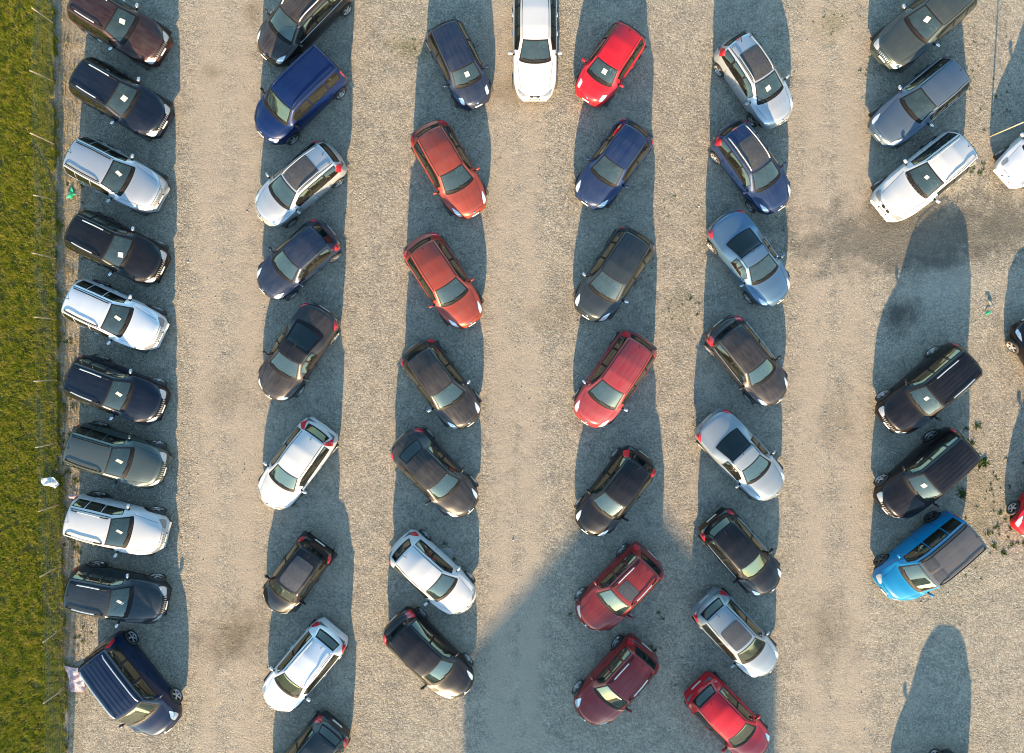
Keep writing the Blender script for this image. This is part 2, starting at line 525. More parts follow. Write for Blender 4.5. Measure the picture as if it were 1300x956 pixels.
def car(ref, typ, anchor, px, py, ang, paint, label, L=None, **o):
    spec = dict(TYPES[typ])
    wr, wb, fo, doors, quarter = (spec.pop(k) for k in ('wr', 'wb', 'fo', 'doors', 'quarter'))
    spec.update(o.get('shape', {}))
    doors, quarter = o.get('doors', doors), o.get('quarter', quarter)
    L = (L or spec['L']) * o.get('k', .97)
    if L:
        s_ = L / spec['L']
        wb *= s_
        fo *= s_
        spec['L'] = L
    B = Body(**spec)
    L, W, H = B.L, B.W, B.H
    h = L / 2
    dirx, diry = math.cos(R(ang)), -math.sin(R(ang))
    z_ = 0.55 if anchor == 'F' else 0.80
    ax, ay = W_(px, py, z_)
    sgn = -1 if anchor == 'F' else 1
    cx, cy = ax + sgn * dirx * h, ay + sgn * diry * h
    root = empty(NAME[typ], (cx, cy, 0), -R(ang))
    tag(root, label, CAT.get(typ, 'car'), 'vehicles parked on the gravel lot')

    # ---- openings (x0,x1,t0,t1)
    wsx = (B.xh - 0.0, B.xc - 0.07)
    ws = (wsx[0] + .02, wsx[1] - .02, -0.86, 0.86)
    rgx = (B.xb + 0.05, B.xr - 0.05) if typ != 'cabrio' else (B.xb + .10, B.xr + .06)
    if o.get('rear_x'):
        rgx = o['rear_x']
    rgt = .88 if typ == 'cabrio' else .84
    rg = (rgx[0], rgx[1], -rgt, rgt)
    sx1 = B.xc - 0.30
    sx0 = B.xr + 0.02 if typ != 'cabrio' else B.xr - 0.05
    if typ in ('van', 'minivan'):
        sx0 = B.xr + .14
    sides = []
    nb = doors + (1 if quarter else 0)
    if doors == 2:
        cuts = [sx1, -0.02 + o.get('bp', 0.0) + (sx1 + sx0) * 0.28, None, sx0]
        if quarter:
            cuts = [sx1, sx1 - (sx1 - sx0) * 0.40, sx1 - (sx1 - sx0) * 0.74, sx0]
        else:
            cuts = [sx1, sx1 - (sx1 - sx0) * 0.52, sx0]
    else:
        cuts = [sx1, sx1 - (sx1 - sx0) * 0.58, sx0]
    for i in range(len(cuts) - 1):
        sides.append((cuts[i + 1] + .035, cuts[i] - .035, 1.18, 1.84))
    openings = [ws, rg]
    for q in sides:
        openings += [q, (q[0], q[1], -q[3], -q[2])]
    xs = set(np.round(np.linspace(-h, h, 58), 4))
    for d in (0.008, .018, .03, .045, .065, .09, .12, .16):
        xs |= {round(h - d, 4), round(-h + d, 4)}
    for q in openings:
        xs |= {round(q[0], 4), round(q[1], 4)}
    xs = np.array(sorted(xs))
    tv = {3, 2.9, 2.75, 2.55, 2.35, 2.18, 2.08, 2.0, 1.93, 1.84, 1.7, 1.5, 1.32, 1.18, 1.08, 1.03, .98, .92, .86, rgt, .75, .65, .45, .22}
    ts = np.array(sorted(tv | {-t for t in tv} | {0}))
    G = B.P(xs[:, None], ts[None, :])
    mx = (xs[1:] + xs[:-1]) / 2
    mt = (ts[1:] + ts[:-1]) / 2
    skip = np.zeros((len(mx), len(mt)), bool)
    for q in openings:
        skip |= ((mx > q[0]) & (mx < q[1]))[:, None] & ((mt > q[2]) & (mt < q[3]))[None, :]
    mb = MB()
    mb.grid(G, 0, skip=skip)
    # closing caps and underbody (black)
    for gi, fl in ((0, False), (-1, True)):
        ring_ = G[gi]
        n = len(ts)
        fs = [(i, i + 1, n - 2 - i, n - 1 - i) for i in range(n // 2)]
        mb.add(ring_, [f if fl else f[::-1] for f in fs], 0)
    und = np.stack([G[:, 0], G[:, -1]], 1)
    mb.grid(und, 1, flip=True, smooth=False)
    # window frames
    for q in openings:
        big = abs(q[2]) < 1
        B.ring(mb, q, .028 if big else .016, .05 if big else .035, .005, 1)
    # black cowl, roof ditches, bonnet and door shut lines
    B.patch(mb, [(B.xc - .085, -.92), (B.xc + .045, -.92), (B.xc + .045, .92), (B.xc - .085, .92)], .004, 1, 5, 20, .05)
    for sg in (1, -1):
        B.patch(mb, [(B.xr + .05, sg * .955), (B.xh - .02, sg * .955), (B.xh - .02, sg * 1.0), (B.xr + .05, sg * 1.0)][::sg], .003, 1, 24, 3, 0)
        B.patch(mb, [(B.xc + .06, sg * 1.03), (h - .25, sg * 1.03), (h - .25, sg * 1.065), (B.xc + .06, sg * 1.065)][::sg], .003, 1, 16, 3, 0)
        for xd in cuts[:doors + 1]:
            xd2 = min(xd + .05, B.xc - .1) if xd == cuts[0] else xd
            B.patch(mb, [(xd2 - .006, sg * 2.75), (xd2 + .006, sg * 2.75), (xd2 + .006, sg * 2.05), (xd2 - .006, sg * 2.05)][::sg], .003, 1, 3, 10, 0)
    if typ not in ('suv', 'van', 'minivan'):
        for sg in (1, -1):
            for xd in cuts[1:-1]:
                B.patch(mb, [(xd - .03, sg * 1.84), (xd + .03, sg * 1.84), (xd + .03, sg * 1.18), (xd - .03, sg * 1.18)][::sg], .004, 1, 3, 8, 0)
    if o.get('rearframe'):
        B.ring(mb, rg, .16, .14, .009, 1)
    # bonnet lip
    B.patch(mb, [(h - .135, -.75), (h - .125, -.75), (h - .125, .75), (h - .135, .75)], .003, 1, 3, 14, 0)
    clad = o.get('clad', typ in ('suv', 'softroader') and not o.get('noclad'))
    for xw in (h - fo, h - fo - wb):
        for sg in (1, -1):
            Ra = wr + (.105 if clad else .055)
            th = np.linspace(R(-38), R(218), 22)
            rr_ = np.linspace(0.05, 1, 5)
            X_ = xw + np.outer(rr_ * Ra, np.cos(th))
            Z_ = np.maximum(wr + np.outer(rr_ * Ra, np.sin(th)), 0.23)
            zs, zb = B.f(B.zs, X_), B.f(B.zb, X_)
            vv = np.clip((Z_ - zs) / (zb - zs), 0.01, 0.97)
            # undo the plan warp so that the arch sits over the wheel
            X2 = X_ + B.f(B.k, X_) * 0.9
            mb.grid(B.at(X2, sg * (3 - vv), .006), 2, flip=(sg > 0))
    if clad:
        for sg in (1, -1):
            B.patch(mb, [(-h + .5, sg * 2.98), (h - .5, sg * 2.98), (h - .5, sg * 2.74), (-h + .5, sg * 2.74)][::sg], .004, 2, 30, 4, 0)
    # bumper grilles
    B.patch(mb, [(h - .004, -.55), (h - .04, -.5), (h - .04, .5), (h - .004, .55)], .004, 1, 4, 14, .1)
    if o.get('ribs'):
        for t in ((-.7, -.42, -.14, .14, .42, .7) if o['ribs'] == 1 else (-.36, .36)):
            B.patch(mb, [(B.xr + .1, t - .035), (B.xh - .12, t - .035), (B.xh - .12, t + .035), (B.xr + .1, t + .035)], .011, 0, 30, 4, .02)
    body = mb.build('body', [PAINT[paint], M['black'], M['dusty_black'] if clad else M['black']], root)
    if o.get('roofpaint'):
        m2 = MB()
        B.patch(m2, [(B.xr - .02, -1.06), (B.xh - .03, -1.06), (B.xh - .03, 1.06), (B.xr - .02, 1.06)], .004, 0, 36, 20, .03)
        m2.build('roof_panel', PAINT[o['roofpaint']], root)

    # ---- panes
    m2 = MB()
    B.patch(m2, [(ws[0] - .01, ws[2] - .015), (ws[1] + .01, ws[2] - .015), (ws[1] + .01, ws[3] + .015), (ws[0] - .01, ws[3] + .015)], .003, 0, 12, 22, 0)
    m2.build('windscreen', M['glass'], root)
    m2 = MB()
    B.patch(m2, [(rg[0] - .01, rg[2] - .015), (rg[1] + .01, rg[2] - .015), (rg[1] + .01, rg[3] + .015), (rg[0] - .01, rg[3] + .015)], .003, 0, 10, 20, 0)
    m2.build('rear_window', M['glass_rear'], root)
    for q in sides:
        for sg in (1, -1):
            m2 = MB()
            B.patch(m2, [(q[0] - .008, sg * (q[2] - .01)), (q[1] + .008, sg * (q[2] - .01)), (q[1] + .008, sg * (q[3] + .01)), (q[0] - .008, sg * (q[3] + .01))][::sg], .003, 0, 10, 7, 0)
            m2.build('side_window', M['glass_side'], root)
    if o.get('glassroof'):
        a, b, tw = o['glassroof']
        x1, x0 = B.xh - a, B.xh - a - b
        m2 = MB()
        B.patch(m2, [(x0, -tw), (x1, -tw), (x1, tw), (x0, tw)], .006, 0, 20, 16, .05, 10)
        m2.build('glass_roof', M['roof_glass'], root)
    if o.get('panels'):
        for (a, b, t0, t1) in o['panels']:
            m2 = MB()
            B.patch(m2, [(B.xh - a - b, t0), (B.xh - a, t0), (B.xh - a, t1), (B.xh - a - b, t1)], .009, 0, 10, 8, .08, 8)
            m2.build('roof_window', M['roof_glass'], root)

    # ---- lamps
    hl = o.get('lamp', 'swept')
    for sg in (1, -1):
        m2 = MB()
        if hl == 'swept':
            c = [(h - .50, sg * 1.42), (h - .30, sg * .98), (h - .10, sg * 1.05), (h - .10, sg * 1.95)]
        elif hl == 'round':
            c = [(h - .42, sg * 1.30), (h - .40, sg * .85), (h - .15, sg * .95), (h - .14, sg * 1.6)]
        elif hl == 'slim':
            c = [(h - .28, sg * 1.55), (h - .155, sg * .70), (h - .09, sg * .68), (h - .10, sg * 1.9)]
        else:  # block
            c = [(h - .23, sg * 1.55), (h - .125, sg * .80), (h - .05, sg * .80), (h - .06, sg * 1.9)]
        B.patch(m2, c if sg < 0 else c[::-1], .007, 0, 9, 9, .10, 4)
        m2.build('headlight', M['lamp_grey' if paint in ('white', 'pearl') else 'lamp'], root)
    tl = o.get('taillamp', 'corner')
    for sg in (1, -1):
        m2 = MB()
        if tl == 'tall':
            c = [(B.xb - .07, sg * 1.12), (B.xr - .02, sg * 1.05), (B.xr + .05, sg * 1.45), (B.xb + .06, sg * 2.1)]
        elif tl == 'big':
            c = [(-h + .05, sg * 1.12), (B.xb + .02, sg * 1.0), (B.xb + .40, sg * 1.55), (-h + .26, sg * 2.1)]
        elif tl == 'low':
            c = [(-h + .035, sg * 1.2), (-h + .12, sg * 1.15), (-h + .34, sg * 2.1), (-h + .08, sg * 2.25)]
        elif tl == 'hook':
            c = [(-h + .04, sg * 1.25), (B.xr - .03, sg * .88), (B.xr + .02, sg * 1.12), (-h + .26, sg * 2.1)]
        else:
            c = [(-h + .05, sg * 1.10), (B.xb + .02, sg * 1.02), (B.xb + .16, sg * 2.0), (-h + .06, sg * 2.25)]
        B.patch(m2, c if sg > 0 else c[::-1], .008, 0, 9, 9, .10, 4)
        m2.build('tail_light', M['tail'], root)
    if o.get('brakelamp'):
        m2 = MB()
        B.patch(m2, [(B.xr - .03, -.25), (B.xr + .03, -.25), (B.xr + .03, .25), (B.xr - .03, .25)], .012, 0, 4, 8, .05)
        m2.build('brake_light', M['tail'], root)

    # ---- plates, badge, grille
    for xa, xb2, tw, off in ((h - .003, h - .034, .40, .016), (-h + .012, -h + .034, .46, .010)):
        m2 = MB()
        B.patch(m2, [(xb2, -tw), (xa, -tw), (xa, tw), (xb2, tw)] if xa > 0 else [(xa, -tw), (xb2, -tw), (xb2, tw), (xa, tw)], off, 0, 4, 8, .02)
        m2.build('number_plate', M['plate'], root)
    if o.get('chromegrille', typ in ('suv', 'softroader')):
        for row, (xa, xb_) in enumerate(((h - .085, h - .068), (h - .058, h - .042))):
            pass
        m2 = MB()
        for k in range(9):
            t = -.72 + k * .18
            B.patch(m2, [(h - .095, t - .052), (h - .045, t - .045), (h - .045, t + .045), (h - .095, t + .052)], .012, 0, 4, 4, .15)
        m2.build('grille', M['chrome'], root)
    else:
        m2 = MB()
        p = B.at(np.array([h - .10]), np.array([0.0]), .012)[0]
        m2.rbox(p, (.07, .10, .03), 0, e=.9)
        m2.build('badge', M['chrome'], root)

    if o.get('slots'):
        for sg in (1, -1):
            m2 = MB()
            B.patch(m2, [(h - .125, sg * .10), (h - .075, sg * .10), (h - .075, sg * .42), (h - .125, sg * .42)][::sg], .008, 0, 5, 8, .2)
            m2.build('grille', M['black'], root)
    # ---- wheels
    td, rd = wheel_mesh(wr, o.get('rim', 'rim'))
    for xw in (h - fo, h - fo - wb):
        for sg in (1, -1):
            wo = bpy.data.objects.new('wheel', td)
            COL.objects.link(wo)
            wo.parent = root
            wo.location = (xw, sg * (W / 2 - .085), wr)
            steer = o.get('steer', 0) if xw > 0 else 0
            wo.rotation_euler = (0, 0, (0 if sg > 0 else math.pi) + R(steer))
            ro = bpy.data.objects.new('rim', rd)
            COL.objects.link(ro)
            ro.parent = wo
            ro.rotation_euler = (0, rng.uniform(0, 1.2), 0)

    # ---- mirrors
    mcol = o.get('mirror', None)
    for sg in (1, -1):
        m2 = MB()
        zb = float(B.f(B.zb, B.xc - .35))
        m2.rbox((B.xc - .36, sg * (W / 2 + .085), zb + .07), (.10, .18, .13), 0, Matrix.Rotation(sg * R(12), 3, 'Z'), e=.6)
        m2.rbox((B.xc - .33, sg * (W / 2 - .02), zb + .02), (.08, .14, .05), 1, e=.6, nu=8, nv=5)
        mo = m2.build('door_mirror', [M[mcol] if mcol else PAINT[paint], M['black']], root)
    # ---- handles
    for sg in (1, -1):
        for xd in cuts[1:1 + doors]:
            m2 = MB()
            p = B.at(np.array([xd + .12]), np.array([sg * 2.24]), .018)[0]
            m2.rbox(p, (.20, .035, .035), 0, e=.6, nu=8, nv=5)
            m2.build('door_handle', M['chrome'] if o.get('chrome') else PAINT[paint], root)
    # ---- wipers
    for t0, t1 in ((.62, -.02), (-.06, -.70)):
        m2 = MB()
        tt = np.linspace(t0, t1, 8)
        xx = np.linspace(B.xc - .05, B.xc - .11, 8)
        m2.tube(B.at(xx, tt, .018), .009, 0, 5)
        m2.build('wiper', M['black'], root)
    # ---- roof rails
    rl = o.get('rails')
    if rl:
        for sg in (1, -1):
            xx = np.linspace(B.xr + .12, B.xh - .10, 16)
            lift = .055 * np.minimum(1, np.minimum((xx - xx[0]), (xx[-1] - xx)) / .14)
            m2 = MB()
            pts = B.at(xx, np.full(16, sg * .86), 0.012) + np.stack([0 * xx, 0 * xx, lift], -1)
            m2.tube(pts, .022, 0, 6)
            if rl == 'capped' or (rl == 'silver' and typ == 'suv'):
                m2.m = [1 if i < 18 or i > len(m2.m) - 20 else 0 for i in range(len(m2.m))]
            m2.build('roof_rail', [M['black'] if rl == 'black' else (PAINT[paint] if rl in ('paint', 'capped') else M['silver']), M['black']], root)
    # ---- aerial
    if typ not in ('cabrio',) or True:
        xa = B.xr + .16 if not o.get('aerial_front') else B.xh - .08
        p = B.at(np.array([xa]), np.array([0.0]), 0)[0]
        m2 = MB()
        m2.tube([p, p + np.array((-.10, 0, .10)), p + np.array((-.24, 0, .20))], [.014, .008, .006], 0, 5)
        m2.build('aerial', M['black'], root)
    if o.get('chromeline'):
        for sg in (1, -1):
            m2 = MB()
            xx = np.linspace(sx0, sx1 + .1, 18)
            m2.tube(B.at(xx, np.full(18, sg * 1.90), .012), .012, 0, 5)
            m2.build('chrome_strip', M['chrome'], root)

    # ---- cabin
    zd = float(B.f(B.zt, B.xc)) - .09
    inw = W / 2 * .74
    m2 = MB()
    prof = [(B.xc - .02, zd - .25), (B.xc - .02, zd - .02), (B.xc - .25, zd + .005), (B.xc - .50, zd - .01), (B.xc - .58, zd - .08), (B.xc - .52, zd - .35)]
    g = np.array([[(x - .16 * abs(y) ** 2, y * inw, z) for x, z in prof] for y in np.linspace(-1, 1, 11)])
    m2.grid(g, 0)
    m2.build('dashboard', M['interior'], root)
    xsw = B.xc - .66
    m2 = MB()
    th = np.linspace(0, 2 * math.pi, 22, endpoint=False)
    ctr = np.array((xsw, .36, zd + .02))
    m2.tube([ctr + np.array((math.sin(a) * .185 * -.42, math.cos(a) * .185, math.sin(a) * .185 * .9)) for a in th], .016, 0, 6, True)
    m2.rbox(ctr + np.array((.02, 0, -.01)), (.07, .16, .10), 0, e=.7, nu=10, nv=6)
    m2.build('steering_wheel', M['wheelring'], root)
    xb_ = B.xc - 1.32
    ztop = H - .52
    for y in (.36, -.36):
        m2 = MB()
        m2.rbox((xb_ + .30, y, .50), (.56, .48, .18), 0)
        m2.rbox((xb_ - .02, y, (ztop + .5) / 2), (.16, .48, ztop - .45), 0, Matrix.Rotation(R(-12), 3, 'Y'))
        m2.rbox((xb_ - .12, y, ztop + .08), (.10, .27, .18), 0)
        m2.build('seat', M['seat'], root)
    xq = max(xb_ - .85, -h + .62)
    m2 = MB()
    m2.rbox((xq + .28, 0, .50), (.52, 1.18, .18), 0)
    m2.rbox((xq - .02, 0, (ztop + .46) / 2), (.16, 1.2, ztop - .5), 0, Matrix.Rotation(R(-14), 3, 'Y'))
    m2.build('rear_seat', M['seat'], root)
    m2 = MB()
    zsh = float(B.f(B.zb, xq)) - .10
    m2.box(((xq - h) / 2 + .02, 0, zsh), (abs(-h + .14 - xq), W * .76, .02), 0)
    m2.build('parcel_shelf', M['interior'], root)

    # ---- paper stuck on the windscreen: a thing of its own
    pp = o.get('paper')
    if pp:
        dx, dy, rot, w_, l_ = pp
        x0 = (B.xh + B.xc) / 2 + .02 + dx * .5
        n = 6
        cu, su = math.cos(R(rot)), math.sin(R(rot))
        U, V = np.meshgrid(np.linspace(-.5, .5, n) * l_ * .66, np.linspace(-.5, .5, n) * w_ * .85, indexing='ij')
        xx = x0 + U * cu - V * su
        tt = -(dy + U * su + V * cu) / (W / 2 * .66) * -1
        pts = B.at(xx, tt, .014)
        pts[..., 2] += .012 * np.sin(9 * U + 1.0) * np.cos(8 * V)
        m2 = MB()
        m2.grid(pts, 0)
        po = m2.build('paper_sheet', M['paper'])
        po.location = (cx, cy, 0)
        po.rotation_euler = (0, 0, -R(ang))
        tag(po, 'white paper sheet on the windscreen of the ' + ref, 'paper', 'paper sheets on windscreens')
    return root


PAINT = {
    'brown': paint_mat('paint_brown', (0.034, 0.012, 0.010), .3),
    'navyblack': paint_mat('paint_navy_black', (0.002, 0.006, 0.017), .1, .05),
    'silver': paint_mat('paint_silver', (0.42, 0.45, 0.48), .55, .10),
    'black': paint_mat('paint_black', (0.003, 0.003, 0.0045), .05, .05),
    'blackbrown': paint_mat('paint_brown_black', (0.006, 0.0045, 0.006), .1, .07),
    'white': paint_mat('paint_white', (0.47, 0.48, 0.49), .0, .06),
    'pearl': paint_mat('paint_pale_silver', (0.62, 0.65, 0.68), .3, .06),
    'greengrey': paint_mat('paint_green_grey', (0.070, 0.095, 0.092), .45, .10),
    'slate': paint_mat('paint_slate', (0.020, 0.030, 0.038), .3, .10),
    'navy': paint_mat('paint_navy', (0.002, 0.012, 0.042), .15, .05),
    'blue': paint_mat('paint_blue', (0.001, 0.012, 0.068), .1, .03),
    'dullblue': paint_mat('paint_dusty_blue', (0.008, 0.018, 0.045), .1, .14),
    'violet': paint_mat('paint_violet_blue', (0.008, 0.024, 0.078), .1, .10),
    'charcoal': paint_mat('paint_charcoal', (0.017, 0.0165, 0.017), .15, .22),
    'taupe': paint_mat('paint_taupe', (0.022, 0.0195, 0.020), .15, .22),
    'copper': paint_mat('paint_copper_red', (0.290, 0.044, 0.026), .35, .20),
    'red': paint_mat('paint_bright_red', (0.46, 0.008, 0.018), .0, .06),
    'rosered': paint_mat('paint_dusty_red', (0.27, 0.026, 0.036), .15, .24),
    'darkred': paint_mat('paint_dark_red', (0.19, 0.013, 0.014), .15, .14),
    'steelblue': paint_mat('paint_steel_blue', (0.090, 0.170, 0.260), .55, .08),
    'iceblue': paint_mat('paint_ice_blue', (0.255, 0.295, 0.325), .4, .10),
    'bluegrey': paint_mat('paint_blue_grey', (0.080, 0.118, 0.165), .4, .12),
    'azure': paint_mat('paint_azure', (0.002, 0.165, 0.360), .05, .03),
    'greyroof': paint_mat('paint_grey_roof', (0.090, 0.085, 0.085), .1, .3),
    'darkgreen': paint_mat('paint_dark_green_grey', (0.048, 0.064, 0.062), .4, .16),
}

P1 = (0, .02, 8, .21, .28)
GR = (.07, 1.20, .93)   # panoramic glass roof

